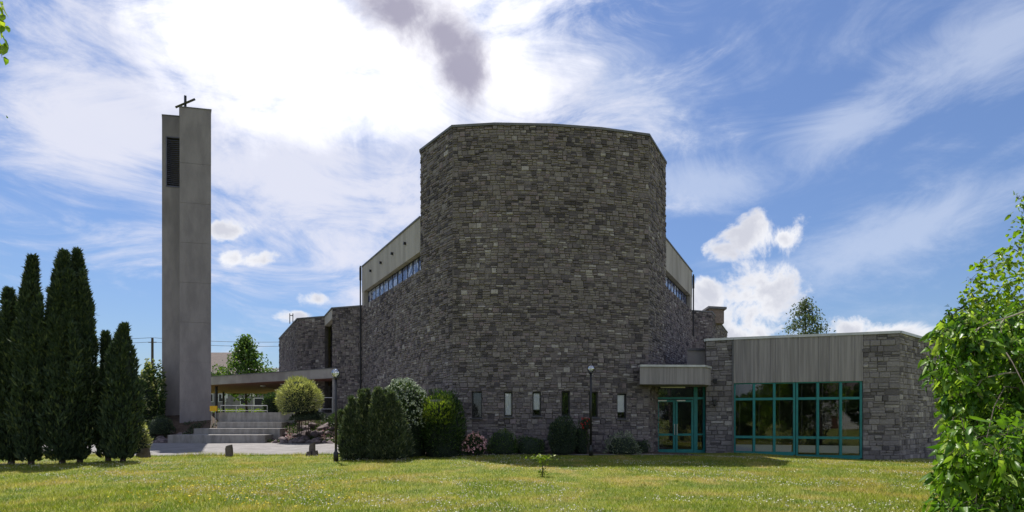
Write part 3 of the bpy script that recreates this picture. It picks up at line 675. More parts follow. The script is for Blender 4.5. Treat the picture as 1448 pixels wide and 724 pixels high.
for x0, x1 in ((920, 925.5), (986.5, 994.5)):
    q = MB(); q.wbox(fd, dt(x0), dt(x1), .821, .899, -.1, -.03); q.build('rail', m_teal, so_); q = MB(); q.wbox(fd, dt(x0), dt(x1), zb, zb+.099, -.1, -.03); q.build('rail', m_teal, so_)
for x0, x1, hs in ((929, 955, 1), (955.6, 981, 0)):
    a, b_ = dt(x0), dt(x1); t = .1; q = MB(); q.wbox(fd, a, a+t, zb, ztt, -.09, -.03); q.wbox(fd, b_-t, b_, zb, ztt, -.09, -.03)
    q.wbox(fd, a+t, b_-t, zb, zb+.13, -.09, -.032); q.wbox(fd, a+t, b_-t, ztt-.1, ztt, -.09, -.032); q.wbox(fd, a+t, b_-t, .8, .9, -.088, -.034)
    do = q.build('door', m_teal, hall)
    for z0, z1 in ((zb+.13, .8), (.9, ztt-.1)): q = MB(); q.wbox(fd, a+t, b_-t, z0, z1, -.065, -.055); q.build('pane', m_glass, do)
    hx = b_-.05 if hs else a+.05; q = MB(); q.tube([fd.pt(hx, .04, .85), fd.pt(hx, .04, 1.35)], .018, 6); q.build('handle', m_alu, do)
    q = MB(); q.wbox(fd, a+.05, a+.45, ztt-.06, ztt-.01, -.03, .02); q.build('door_closer', m_alu, do)
q = MB(); q.wbox(fd, 0, fd.L-.02, -.3, zb-.11, -4.5, .05); q.build('threshold', m_conc_step, hall)
q = MB(); q.wbox(fd, 0, fd.L, zh+.13, 3.85, -.3, -.0); q.build('lintel', m_conc, hall)
q = MB(); q.wbox(fd, -.3, -.05, 0, 4.3, -4.6, -.35); q.wbox(fd, .0, fd.L+2.2, 0, 4.3, -4.6, -4.5); q.build('lobby_wall', m_room, hall)
q = MB(); q.wbox(fd, dt(933), dt(967), ZZ(548.5, 25), ZZ(545.5, 25), .1, .2); q.build('strip_light', m_white, hall)
# stone return beside the door
# entrance canopy: chamfered concrete box
E0, E1, E2 = XY(905, 23.1), XY(996, 23.25), XY(1005, 24.0)
cp = [E0, E1, E2, (E2[0]+.2, 25.0), (E0[0]+.9, 25.4), (E0[0]+.25, 24.3)]
q = MB(); q.prism(cp, ZZ(543.5, 23.2), ZZ(519, 23.2)); en = q.build('entrance_canopy', m_board, hall)
q = MB(); q.strip(cp[:3], -.3, .05, ZZ(519, 23.2)+.003, ZZ(516, 23.2)); q.build('flashing', m_coping, en)
# plant housing above
q = MB(); hx0, hx1 = XY(972, 26)[0], XY(999, 26)[0]+.2; q.prism([(hx0, 26), (hx1, 26), (hx1+.8, 28), (hx0+.8, 28)], 3.2, ZZ(496, 26)); ph = q.build('roof_housing', m_conc, hall)
q = MB(); q.prism([(hx0-.03, 25.95), (hx1+.05, 25.95), (hx1+.85, 28.05), (hx0+.77, 28.05)], ZZ(496, 26)+.002, ZZ(493, 26)); q.build('housing_cap', m_dark_coping, ph)
q = MB(); q.wbox(f34, va-.13, va+.13, vz-.13, vz+.13, -.3, -.1); vo = q.build('vent', m_room, hall)
for k in range(4): q = MB(); q.wbox(f34, va-.12, va+.12, vz-.1+k*.06, vz-.075+k*.06, -.09, .0); q.build('slat', m_white, vo)
q = MB(); x = f01.at(1011); q.wbox(f01, x-.06, x+.06, ZZ(572, 24.8), ZZ(565, 24.8), .05, .2); q.lathe(f01.pt(x, .13, ZZ(574.5, 24.8)), [(.03, 0), (.08, .04), (.06, .1)], 10); q.build('wall_lamp', m_metal_dark, hall)
q = MB(); x = f01.at(1011); q.wbox(f01, x-.1, x+.1, ZZ(542, 24.8), ZZ(536, 24.8), .02, .06); q.build('vent', m_frame_dark, hall)
q = MB(); a = .03; 
q.tube([f01.pt(f01.L-.03, .09, .1), f01.pt(f01.L-.03, .09, HH-.05)], .035, 6); q.build('downpipe', m_dark_coping, hall)
finish_stones('hall', hall, m_stone_hall)
# ================================================================== LAMPS
def lamp(px, Y, top, label, globe=1):
    x, y = XY(px, Y); z0 = g(x, y); zt = ZZ(top, Y); R_ = .155
    t = empty('street_lamp', (x, y, z0), label, 'lamp', 'globe lamps on black posts')
    b = MB(); b.lathe((x, y, z0-.05), [(.09, 0), (.09, .35), (.05, .42), (.045, .5)], 12); b.build('base', m_metal_dark, t, True)
    b = MB(); b.tube([(x, y, z0+.4), (x, y, zt-2*R_)], .042, 10); b.build('pole', m_metal_dark, t, True)
    b = MB(); b.lathe((x, y, zt-2*R_-.06), [(.045, 0), (.09, .03), (.09, .07)], 12); b.build('collar', m_metal_dark, t)
    b = MB(); b.lathe((x, y, zt-2*R_), [(.07, .01)]+[(R_*math.sin(a), R_-R_*math.cos(a)) for a in np.linspace(.5, 3.1, 12)], 20); gb = b.build('globe', m_globe, t, True)
    b = MB(); b.lathe((x, y, zt-2*R_+.02), [(.03, 0), (.035, .1), (.02, .17)], 8); b.build('bulb', m_white, gb, True)
lamp(475, 19.3, 521.5, 'globe lamp on a black post standing on the lawn left of the dark conifer shrub')
lamp(835.5, 21.7, 516, 'globe lamp on a black post in front of the curved church wall')
# ================================================================== FOLIAGE TOOLS
def vn(p, sc, seed=0):        # cheap smooth noise in [-1,1] for arrays of points
    r = np.random.default_rng(seed); o = np.zeros(len(p))
    for k in range(5):
        d = r.normal(size=3); d /= np.linalg.norm(d); o += np.sin(p@d*sc*(1+.55*k)+r.uniform(0, 6.3))/(1+.35*k)
    return o/2.4
def unit(a): return a/np.maximum(np.linalg.norm(a, axis=1, keepdims=True), 1e-9)
def leaves(name, P, Dr, L, Wd, mat_, parent, jit=.3, fold=.15):
    n = len(P); Dn = unit(Dr+RNG.normal(0, jit, (n, 3))); R_ = RNG.normal(size=(n, 3)); Sd = unit(np.cross(Dn, R_)); Nn = np.cross(Dn, Sd)
    L = (L*RNG.uniform(.65, 1.25, n))[:, None]; Wd = (Wd*RNG.uniform(.7, 1.2, n))[:, None]
    a = P; b_ = P+Dn*L*.45+Sd*Wd*.5+Nn*Wd*fold; c = P+Dn*L; d = P+Dn*L*.45-Sd*Wd*.5+Nn*Wd*fold
    Vv = np.stack([a, b_, c, d], 1).reshape(-1, 3); F_ = np.arange(n*4).reshape(n, 4)
    return np_mesh(name, Vv, 4, F_, mat_, parent)
def big_leaves(name, P, Dr, L, Wd, mat_, parent, jit=.3):     # ovate leaves with a midrib fold, a curl and a stalk, 6 faces each
    n = len(P); Dn = unit(Dr+RNG.normal(0, jit, (n, 3))); R_ = RNG.normal(size=(n, 3)); Sd = unit(np.cross(Dn, R_)); Nn = np.cross(Dn, Sd)
    L = (L*RNG.uniform(.35, 1.35, n))[:, None]; Wd = (Wd*RNG.uniform(.6, 1.25, n)*.5+L[:, 0]*.25)[:, None]; cu = RNG.uniform(-.12, .25, n)[:, None]
    def q(t, w, f): return P+Dn*L*t+Sd*Wd*w+Nn*(Wd*f-L*cu*t*t)
    pts = [q(0, 0, 0), q(.22, .42, .18), q(.22, 0, 0), q(.22, -.42, .18), q(.6, .36, .15), q(.6, 0, 0), q(.6, -.36, .15), q(1, 0, 0)]
    Vv = np.stack(pts, 1).reshape(-1, 3); base = (np.arange(n)*8)[:, None]
    F_ = np.concatenate([base+np.array(t) for t in ((0,1,2,2),)], 0)
    quads = np.concatenate([base+np.array(t) for t in ((2,1,4,5),(3,2,5,6))], 0); tris = np.concatenate([base+np.array(t) for t in ((0,2,1),(0,3,2),(5,4,7),(6,5,7))], 0)
    me = bpy.data.meshes.new(name); me.vertices.add(len(Vv)); me.vertices.foreach_set('co', Vv.astype(np.float32).ravel())
    allf = np.concatenate([quads.ravel(), tris.ravel()]).astype(np.int32); me.loops.add(len(allf)); me.loops.foreach_set('vertex_index', allf)
    st_ = np.concatenate([np.arange(len(quads))*4, len(quads)*4+np.arange(len(tris))*3]).astype(np.int32)
    me.polygons.add(len(st_)); me.polygons.foreach_set('loop_start', st_); me.update(calc_edges=True); me.materials.append(mat_)
    o = bpy.data.objects.new(name, me); C.objects.link(o); return attach(o, parent)
m_cyp = leafmat('cypress_green', (.024, .046, .026), (.055, .088, .044), (.10, .13, .05), .12, .65)
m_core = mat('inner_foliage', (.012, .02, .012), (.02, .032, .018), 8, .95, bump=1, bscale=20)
m_con = leafmat('conifer_green', (.045, .07, .04), (.10, .135, .075), (.24, .26, .16), .2, .6)
m_dgreen = leafmat('dark_leaf', (.022, .05, .016), (.05, .095, .025), (.12, .17, .05), .25)
m_ygreen = leafmat('yellow_green_leaf', (.10, .16, .02), (.20, .26, .035), (.30, .34, .06), .35)
m_varieg = leafmat('variegated_leaf', (.16, .19, .07), (.38, .38, .18), (.56, .54, .30), .3)
m_mid = leafmat('mid_leaf', (.045, .095, .018), (.09, .16, .03), (.16, .22, .05), .4)
m_birch = leafmat('birch_leaf', (.05, .08, .04), (.10, .13, .065), (.17, .20, .10), .35)
m_near = leafmat('near_leaf', (.05, .135, .014), (.16, .275, .03), (.30, .41, .08), .45, .38, 1.6)
m_lime = leafmat('lime_leaf', (.13, .24, .018), (.25, .36, .03), (.38, .46, .07), .5, .4, 2)
m_wfl = mat('white_petal', (.52, .56, .44), (.34, .40, .26), 5, .6)
m_pfl = mat('pink_petal', (.62, .30, .32), (.75, .48, .47), 9, .6)
m_rfl = mat('red_petal', (.45, .02, .02), rough=.6)
def cprof(t): return (.30+.70*np.sqrt(np.clip(t/.2, 0, 1)))*np.clip(1-np.clip((t-.25)/.76, 0, 1)**1.75, 0, 1)**.9
def cypress(spires, Y, label, n=9000):
    xs, ys = XY(spires[0][0], Y); t = empty('cypress', (xs, Y, g(xs, Y)), label, 'cypress', 'columnar cypresses on the lawn')
    allP, allD = [], []; rs = random.Random(int(spires[0][0])); full = []
    for sp in spires:
        full.append(sp)
        for j in range(9):
            h_ = rs.uniform(.62, .93); full.append((sp[0]+rs.uniform(-.27, .27)*sp[2]*(1.25-h_)*2, 655-(655-sp[1])*h_, sp[2]*rs.uniform(.24, .36), sp[3], sp[4]+rs.uniform(-.35, .1)))
    for k, (px, ytop, wpx, ybase, dY) in enumerate(full):
        sub = (px, ytop, wpx, ybase, dY) not in spires; x, y = XY(px, Y+dY); zb_ = g(x, y); zt_ = ZZ(ytop, y); H = zt_-zb_; R_ = wpx*.93/2/FPX*y; z0 = .08
        nn = int(n*wpx/60*H/7*(.55 if sub else 1))
        tt = RNG.random(nn)**.85 if not sub else .5+.5*RNG.random(nn)**.9; th = RNG.uniform(0, 2*np.pi, nn)
        prof = cprof(tt)
        pos = np.stack([np.cos(th)*R_*prof, np.sin(th)*R_*prof, tt*(H-z0-.1)], 1)
        lump = vn(pos*np.array([1, 1, .30]), 5.2, 40+k)*.34+vn(pos*np.array([1, 1, .35]), 13, 60+k)*.26
        dep = RNG.random(nn)**1.6*.2; f = (1+lump-dep)[:, None]
        pos[:, :2] *= f; pos += np.array([x, y, zb_+z0])
        pos[:, 0] += .10*np.sin(tt*7+k)*(tt > .5); out = np.stack([np.cos(th), np.sin(th), np.zeros(nn)], 1)
        allP.append(pos); allD.append(out*.38+np.array([0, 0, 1.]))
        if sub: continue
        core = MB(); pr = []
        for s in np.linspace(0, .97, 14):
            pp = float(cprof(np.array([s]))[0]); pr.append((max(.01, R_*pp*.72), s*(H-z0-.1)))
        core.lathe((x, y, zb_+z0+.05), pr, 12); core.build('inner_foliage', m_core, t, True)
        tr = MB(); tr.tube([(x, y, zb_-.1), (x, y, zb_+1)], [.10, .07], 8); tr.build('trunk', m_bark, t)
    leaves('foliage', np.concatenate(allP), np.concatenate(allD), .21, .06, m_cyp, t, .34)
cypress([(44, 362, 40, 658, 0), (16, 408, 48, 660, .3), (-14, 430, 48, 660, .1)], 18.7, 'leftmost dark cypress with ragged twin spires at the edge of the lawn', 15000)
cypress([(88, 355, 50, 655, 0), (113, 353, 38, 655, .4)], 19.0, 'tallest twin-spired cypress in the middle of the dark cypress row', 15000)
cypress([(174, 458, 50, 650, 0), (153, 470, 34, 648, .4)], 19.6, 'short cypress nearest the bell tower with two low tips', 13000)
def dome(cx, cy, z0, rx, ry, rz, n, lump=.12, sc=3., seed=1, lo=-.25, thick=.25):
    u = RNG.normal(size=(n, 3)); u = unit(u); u = u[u[:, 2] > lo]; r_ = 1-RNG.random(len(u))**1.5*thick+lump*vn(u, sc, seed)+lump*.5*vn(u, sc*2.7, seed+9)
    P = u*np.array([rx, ry, rz])*r_[:, None]; P[:, 2] = P[:, 2]-lo*rz if lo < 0 else P[:, 2]; return P+np.array([cx, cy, z0]), u
def shrub(name, px, yb, yt, wpx, Y, label, cat, mleaf, n=2500, L=.08, Wl=.04, up=.3, lump=.17, seed=1, group=None, flowers=None, lo=-.3, dry=1.0, sc=3.):
    x, y = XY(px, Y); z0 = min(g(x, y), ZZ(yb, y)) if yb < 645 else g(x, y); zb_ = ZZ(yb, y); zt_ = ZZ(yt, y); R_ = wpx/2/FPX*y; H = zt_-zb_; rz = H/(1-lo)
    t = empty(name, (x, y, zb_), label, cat, group)
    P, u = dome(x, y, zb_, R_, R_*dry, rz, n, lump, sc, seed, lo); D_ = u+np.array([0, 0, up])
    ns = max(10, int(n/110)); pick = RNG.integers(0, len(P), ns); cc = np.array([x, y, zb_+H*.4]); ax = unit(P[pick]-cc+np.array([0, 0, .25*H])); reach = RNG.uniform(.08, .24, ns)*R_
    k8 = np.tile(np.linspace(0, 1, 8), ns)[:, None]; P = np.concatenate([P, np.repeat(P[pick], 8, 0)+np.repeat(ax*reach[:, None], 8, 0)*k8]); D_ = np.concatenate([D_, np.repeat(ax, 8, 0)+RNG.normal(0, .5, (ns*8, 3))])
     
    leaves('foliage', P, D_, L, Wl, mleaf, t, .35)
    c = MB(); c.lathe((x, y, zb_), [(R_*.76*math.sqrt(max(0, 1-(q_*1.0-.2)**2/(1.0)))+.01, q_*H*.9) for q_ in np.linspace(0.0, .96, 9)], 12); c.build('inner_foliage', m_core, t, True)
    s_ = MB()
    for k in range(3): s_.tube([(x+.06*k-.06, y, z0-.1), (x+(.2*k-.2)*R_, y, zb_+H*.4)], [.03, .015], 6)
    s_.build('stem', m_bark, t)
    if flowers:
        mf, nf, fs_, top = flowers
        P, u = dome(x, y, zb_, R_*1.04, R_*dry*1.04, rz*1.04, nf, lump, sc, seed, lo, .06)
        k = (P[:, 2]-zb_)/H > top; k &= (u[:, 1] < .7); P = P[k]; u = u[k]
        PP = np.repeat(P, 3, 0)+RNG.normal(0, fs_*.25, (len(P)*3, 3)); tag(leaves('flowers', PP, np.repeat(u, 3, 0)+np.array([0, 0, .3]), fs_, fs_*.9, mf, t, .8, .1), kind='stuff')
    return t
# spiky conifer shrub: many upright plumes
def plume_shrub(px, Y, spec, label):
    x, y = XY(px, Y); t = empty('conifer_shrub', (x, y, g(x, y)), label, 'shrub'); Ps, Ds = [], []; cb = MB()
    for (qx, yt, w, dY) in spec:
        cx, cy = XY(qx, Y+dY); zb_ = g(cx, cy); H = ZZ(yt, cy)-zb_; R_ = w/2/FPX*cy; n = int(4200*R_*H)
        tt = RNG.random(n); th = RNG.uniform(0, 6.283, n); pr = np.sqrt(np.clip(tt/.12, 0, 1))*np.clip(1-((tt-.45)/.56).clip(0)**1.3, 0, 1)
        pos = np.stack([np.cos(th)*pr*R_, np.sin(th)*pr*R_, tt*H], 1); pos[:, :2] *= (1+.2*vn(pos, 6, int(qx))-RNG.random(n)*.25)[:, None]
        out = np.stack([np.cos(th), np.sin(th), np.zeros(n)], 1); ln_ = (qx-528)/46*.12+.06*math.sin(qx*3.1); pos[:, 0] += ln_*tt*tt*H; Ps.append(pos+np.array([cx, cy, zb_])); Ds.append(out*.7+np.array([0, 0, 1.]))
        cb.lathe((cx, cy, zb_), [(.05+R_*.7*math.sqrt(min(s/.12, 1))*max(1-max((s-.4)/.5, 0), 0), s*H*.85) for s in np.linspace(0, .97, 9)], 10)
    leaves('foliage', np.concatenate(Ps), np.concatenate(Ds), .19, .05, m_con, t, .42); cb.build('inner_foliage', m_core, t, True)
rp = random.Random(2); sp_ = []
for k in range(44):
    qx = 490+78*((k*.618) % 1)+2; dd_ = abs(qx-530)/46; sp_.append((qx, 552+46*dd_**2+rp.choice((0, 8, 22, 45)), rp.uniform(15, 27), rp.uniform(-.5, .5)))
plume_shrub(528, 20.3, sp_, 'dark spiky conifer shrub with upright plumes at the lawn edge beside the left lamp')
shrub('flowering_shrub', 572, 648, 537, 78, 22.0, 'tall shrub sprinkled with white blossom behind the dark conifer shrub', 'shrub', m_dgreen, 9000, .10, .05, seed=3, lump=.14, flowers=(m_wfl, 2000, .07, .40), lo=-.8)
shrub('juniper_shrub', 626, 648, 556, 62, 21.9, 'shrub with bright yellow-green top right of the white-flowering shrub', 'shrub', m_dgreen, 6500, .13, .045, .8, .2, seed=5, lo=-.8)
shrub('golden_growth', 620, 600, 560, 46, 21.7, 'sunlit yellow-green shoots on top of the shrub by the stone corner', 'shrub', m_ygreen, 3600, .13, .035, 1.2, .2, seed=6, lo=-.2)
shrub('rose_bush', 671, 641, 613, 30, 21.9, 'small bush covered in pale pink roses at the foot of the wall', 'rose bush', m_dgreen, 1800, .07, .05, seed=8, flowers=(m_pfl, 230, .085, .1), lo=-.5)
shrub('box_shrub', 711, 641, 608, 44, 22.45, 'low rounded green shrub right of the pink roses', 'shrub', m_mid, 4200, .045, .03, seed=9, lump=.07)
shrub('low_shrub', 750, 641, 617, 46, 22.6, 'straggly dark low plants below the second bright slit window', 'plant', m_dgreen, 1800, .08, .03, .7, .3, seed=10)
shrub('dwarf_conifer', 795, 641, 589, 38, 22.4, 'dark egg-shaped conifer in front of the church wall', 'shrub', m_cyp, 5200, .07, .035, .9, .09, seed=12, lo=-.7)
shrub('low_shrub', 822, 641, 600, 22, 22.7, 'thin leafy shrub between the dark conifer and the right lamp', 'shrub', m_dgreen, 1000, .08, .04, .5, .3, seed=13, lo=-.8)
shrub('red_rose', 829, 606, 591, 14, 22.6, 'red rose blooms beside the right lamp post', 'rose bush', m_dgreen, 150, .06, .04, seed=14, flowers=(m_rfl, 26, .07, 0), lo=-.9)
shrub('silver_shrub', 880, 641, 616, 48, 22.5, 'low grey-green shrub below the rightmost slit window', 'shrub', leafmat('silver_leaf', (.10, .13, .08), (.2, .24, .16), (.4, .42, .33), .2), 2400, .08, .035, .5, .3, seed=15)
shrub('low_shrub', 908, 641, 622, 22, 23.2, 'small blue-green plant beside the teal entrance', 'plant', m_dgreen, 600, .07, .03, .6, .25, seed=16)
# ball topiary on the rockery
t = shrub('ball_topiary', 423.5, 583, 534, 56, 31.0, 'round clipped variegated yellow bush above the rockery', 'shrub', m_varieg, 6000, .19, .035, .35, .14, seed=20, lo=-.75)
P, u = dome(x_ := XY(423.5, 31)[0], 31.0, ZZ(583, 31), 1.10, 1.10, 1.08, 2200, .10, 3., 20, -.75, .1); kk = u[:, 2] > -.1; leaves('pale_tips', P[kk], u[kk]+np.array([0, 0, .5]), .2, .03, leafmat('pale_tip_leaf', (.45, .45, .22), (.62, .60, .36), None, .3), t, .3)
q = MB(); x, y = XY(423, 31); q.tube([(x, y, 1.0), (x, y, 2.3)], .06, 8); q.build('trunk', m_bark, t)
shrub('potted_shrub', 384, 583, 555, 22, 34.5, 'dark leafy potted shrub on the terrace left of the yellow ball bush', 'shrub', m_dgreen, 1500, .12, .07, seed=21, lo=-.8)
shrub('dwarf_mound', 226, 614, 590, 34, 31.6, 'dark rounded cushion shrub at the left foot of the bell tower', 'shrub', m_cyp, 3000, .08, .04, seed=22)
shrub('variegated_shrub', 210, 622, 520, 34, 33.0, 'tall pale-flecked shrub between the short cypress and the bell tower', 'shrub', m_dgreen, 4500, .16, .09, seed=23, lump=.3, flowers=(m_varieg, 380, .13, .05), lo=-.9)
shrub('pale_shrub', 200, 640, 603, 18, 24.5, 'pale leafy shrub at the base of the short cypress', 'shrub', m_varieg, 700, .14, .07, seed=24, lump=.3, lo=-.8)
shrub('ground_hugging_shrub', 436, 594, 583, 46, 31.2, 'dark ground-hugging shrub below the yellow ball bush', 'shrub', m_cyp, 2500, .09, .04, seed=25, lump=.2)
shrub('trailing_shrub', 489, 600, 580, 44, 32.5, 'dark trailing shrub at the right end of the rockery', 'shrub', m_dgreen, 2500, .1, .06, seed=26, lump=.2)
# heather and flowers on the rockery
def scatter_plants(name, n, xr, yr, L, Wl, mm, label, up=1.):
    x = RNG.uniform(*xr, n); y = RNG.uniform(*yr, n); keep = vn(np.stack([x, y, x*0], 1), 4, len(name)) > -.1; x, y = x[keep], y[keep]
    return tag(leaves(name, np.stack([x, y, gv(x, y)+RNG.uniform(0, .16, len(x))], 1), np.tile([0, -.2, up], (len(x), 1)), L, Wl, mm, None, .7), label, kind='stuff')
scatter_plants('rockery_ground_cover', 5000, (-14, -9.6), (30.2, 33.4), .12, .05, m_dgreen, 'low green plants spilling between the rockery stones')
scatter_plants('rockery_flowers', 500, (-13.4, -9.8), (30.6, 33), .09, .08, m_pfl, 'pale pink flowers among the rockery stones')
scatter_plants('bank_ground_cover', 4500, (-23, -18.0), (30.4, 33), .12, .05, m_cyp, 'dark ground cover on the bank below the bell tower')
# rockery boulders
def boulder(x, y, r, label, grp, seed, name='boulder', tall=1.):
    rr = random.Random(seed); me = bpy.data.meshes.new(name); import bmesh
    bm = bmesh.new(); bmesh.ops.create_icosphere(bm, subdivisions=2, radius=1)
    pl = [Vector((rr.uniform(-1, 1), rr.uniform(-1, 1), rr.uniform(-.6, 1))).normalized() for _ in range(9)]
    for v in bm.verts:
        for p in pl:
            d = v.co.dot(p)-rr.uniform(.62, .66)
            if d > 0: v.co -= p*d*.95
        v.co = Vector((v.co.x*r*1.25, v.co.y*r, v.co.z*r*.85*tall))
    bm.to_mesh(me); bm.free(); me.materials.append(m_rock); o = bpy.data.objects.new(name, me); C.objects.link(o)
    o.location = (x, y, g(x, y)+r*.25*tall); o.rotation_euler = (0, 0, rr.uniform(0, 6)); tag(o, label, 'rock', grp)
rr = random.Random(9)
for i in range(44):
    Yb = 30.0+3.0*((i % 4)/3.5)+rr.uniform(-.2, .2); px = 378+(i//4)*9.6+rr.uniform(-4, 4)+(12 if i % 4 == 0 else 0)
    if i % 4 == 3 and px < 425: continue
    x, y = XY(px, Yb); boulder(x, y, rr.uniform(.17, .34), 'dark rockery boulder on the bank right of the steps', 'boulders of the rockery right of the steps', i)
for i in range(26):
    px = 222+(i//3)*8.5+rr.uniform(-3, 3); Yb = 30.3+(i % 3)*.75+rr.uniform(-.15, .15)
    if px > 237+ (i % 3)*30-6 and False: continue
    x, y = XY(min(px, (232, 268, 300)[i % 3]), Yb); boulder(x+rr.uniform(-.3, 0), y, rr.uniform(.14, .28), 'dark boulder on the bank below the bell tower', 'boulders below the bell tower', 100+i)
# small standing stones on the lawn edge
def post_stone(px, Y, w, top, label, lean=0, seed=1):
    x, y = XY(px, Y); z = g(x, y); h = ZZ(top, y)-z; w = w/FPX*y; r = random.Random(seed); b = MB()
    ring = [(-.5,-.4),(.1,-.5),(.5,-.35),(.48,.3),(0,.45),(-.5,.35)]; lv = [(0, 1.05), (.35, 1), (.75, .93), (1, .82)]
    vs = []
    for k, (t_, s_) in enumerate(lv):
        for a, c in ring: vs.append((x+(a*s_+r.uniform(-.05, .05)+lean*t_)*w, y+(c*s_+r.uniform(-.05, .05))*w*.8, z-.05+t_*h*(1+(.12*(a+.5) if k == 3 else 0))))
    n_ = 6; fs = [(k*n_+i, k*n_+(i+1) % n_, (k+1)*n_+(i+1) % n_, (k+1)*n_+i) for k in range(3) for i in range(n_)]+[tuple(range(n_))[::-1], tuple(range(18, 24))]
    b.add(vs, fs); return tag(b.build('standing_stone', m_rock), label, 'stone', 'standing stones along the lawn edge')
post_stone(206, 22.0, 11, 633, 'dark blocky standing stone near the short cypress', 0, 1)
post_stone(197, 22.2, 7, 639, 'lowest of the standing stones, close to the short cypress', 0, 2)
post_stone(324.5, 22.3, 9, 629, 'lone slanting standing stone in front of the steps', -.05, 3)
post_stone(437, 22.3, 7, 637, 'low dark stone at the left of the small figure-like group', 0, 4)
post_stone(446, 22.3, 7, 636, 'low dark stone at the right of the small figure-like group', 0, 5)
post_stone(441.5, 22.45, 8, 626, 'upright figure-like stone with a pale knob at its top', 0.05, 6)
# sapling on the lawn
x, y = XY(766.5, 14.7); z = g(x, y); t = empty('sapling', (x, y, z), 'tiny yellow-green sapling growing alone in the middle of the lawn', 'sapling')
q = MB(); q.tube([(x, y, z-.05), (x+.02, y, z+.3), (x, y, z+.6)], [.016, .012, .006], 6); q.tube([(x, y, z+.12), (x+.12, y, z+.25)], .006, 5); q.tube([(x, y, z+.1), (x-.08, y, z+.22)], .006, 5); q.build('stem', m_bark, t)
P = np.concatenate([RNG.normal(0, 1, (90, 3))*[.15, .12, .035]+[x, y, z+.52], RNG.normal(0, 1, (45, 3))*[.06, .06, .12]+[x, y, z+.4], RNG.normal(0, 1, (40, 3))*[.08, .08, .05]+[x+.03, y, z+.1]])
leaves('foliage', P, RNG.normal(0, 1, (len(P), 3))*[1, 1, .3], .09, .05, m_ygreen, t)
# ------------------------------------------------------------------ trees
def tree(name, x, y, zg, H, R_, label, cat, mleaf, n=12000, L=.2, Wl=.12, shape='round', trunk=.14, seed=1, crown_lo=.25, group=None, droop=0.):
    r = random.Random(seed); rg = np.random.default_rng(seed); t = empty(name, (x, y, zg), label, cat, group); b = MB(); tips = []
    top = Vector((x+r.uniform(-.1, .1)*R_, y, zg+H*.95)); tp = [Vector((x, y, zg-.3))+(top-Vector((x, y, zg-.3)))*s+Vector((math.sin(s*5+seed)*.04*H*.3, math.cos(s*4)*.03, 0)) for s in np.linspace(0, 1, 8)]
    b.tube(tp, [trunk*(1-.9*s) for s in np.linspace(0, 1, 8)], 8); b.build('trunk', m_bark, t, True)
    br = MB()
    for k in range(34):
        s = crown_lo+(.96-crown_lo)*(k+.5)/34; base = Vector((x, y, zg-.3))+(top-Vector((x, y, zg-.3)))*s
        q_ = (s-crown_lo)/(1-crown_lo)
        env = math.sin(math.pi*min(1, .18+q_*.86))**.65 if shape == 'round' else (1-q_)**1.35*min(1, .45+q_*4)
        a = k*2.4+r.uniform(-.3, .3); ln = R_*env*r.uniform(.75, 1.12)+.1; up = r.uniform(.15, .55)*(1 if shape == 'round' else .6)
        d = Vector((math.cos(a), math.sin(a), 0)); pts = [base+d*ln*u+Vector((0, 0, ln*(up*u-droop*u*u))) for u in (0, .35, .7, 1)]
        br.tube(pts, [trunk*.4*(1-s*.7), trunk*.25*(1-s*.6), trunk*.14, .012], 5, False)
        for j in range(10):
            u = r.uniform(.3, 1.02); i = min(2, int(u*3)); p = base+d*ln*u+Vector((0, 0, ln*(up*u-droop*u*u))); tips.append(p+Vector((r.gauss(0, .16), r.gauss(0, .16), r.gauss(0, .10)))*ln)
    br.build('branches', m_bark, t, True)
    T = np.array([tuple(p) for p in tips]); idx = rg.integers(0, len(T), n); cl = .055*R_+.08 if shape == 'round' else .3
    P = T[idx]+rg.normal(0, cl, (n, 3))*[1, 1, .75]; D_ = rg.normal(0, 1, (n, 3))+[0, 0, -.4-droop]
    leaves('crown', P, D_, L, Wl, mleaf, t, .4); return t
x, y = XY(350, 57); tree('maple_tree', x, y, g(x, y), ZZ(468, 57)-g(x, y), 4.3, 'leafy pyramidal tree rising behind the walkway canopy', 'tree', m_mid, 5600, .27, .2, 'cone', .15, 3, .3)
x, y = XY(1146, 46); tree('birch_tree', x, y, g(x, y), ZZ(408, 46)-g(x, y), 8.2, 'loose-crowned dark birch showing above the hall roof', 'tree', m_birch, 5200, .26, .11, 'cone', .2, 8, .3, droop=.45)
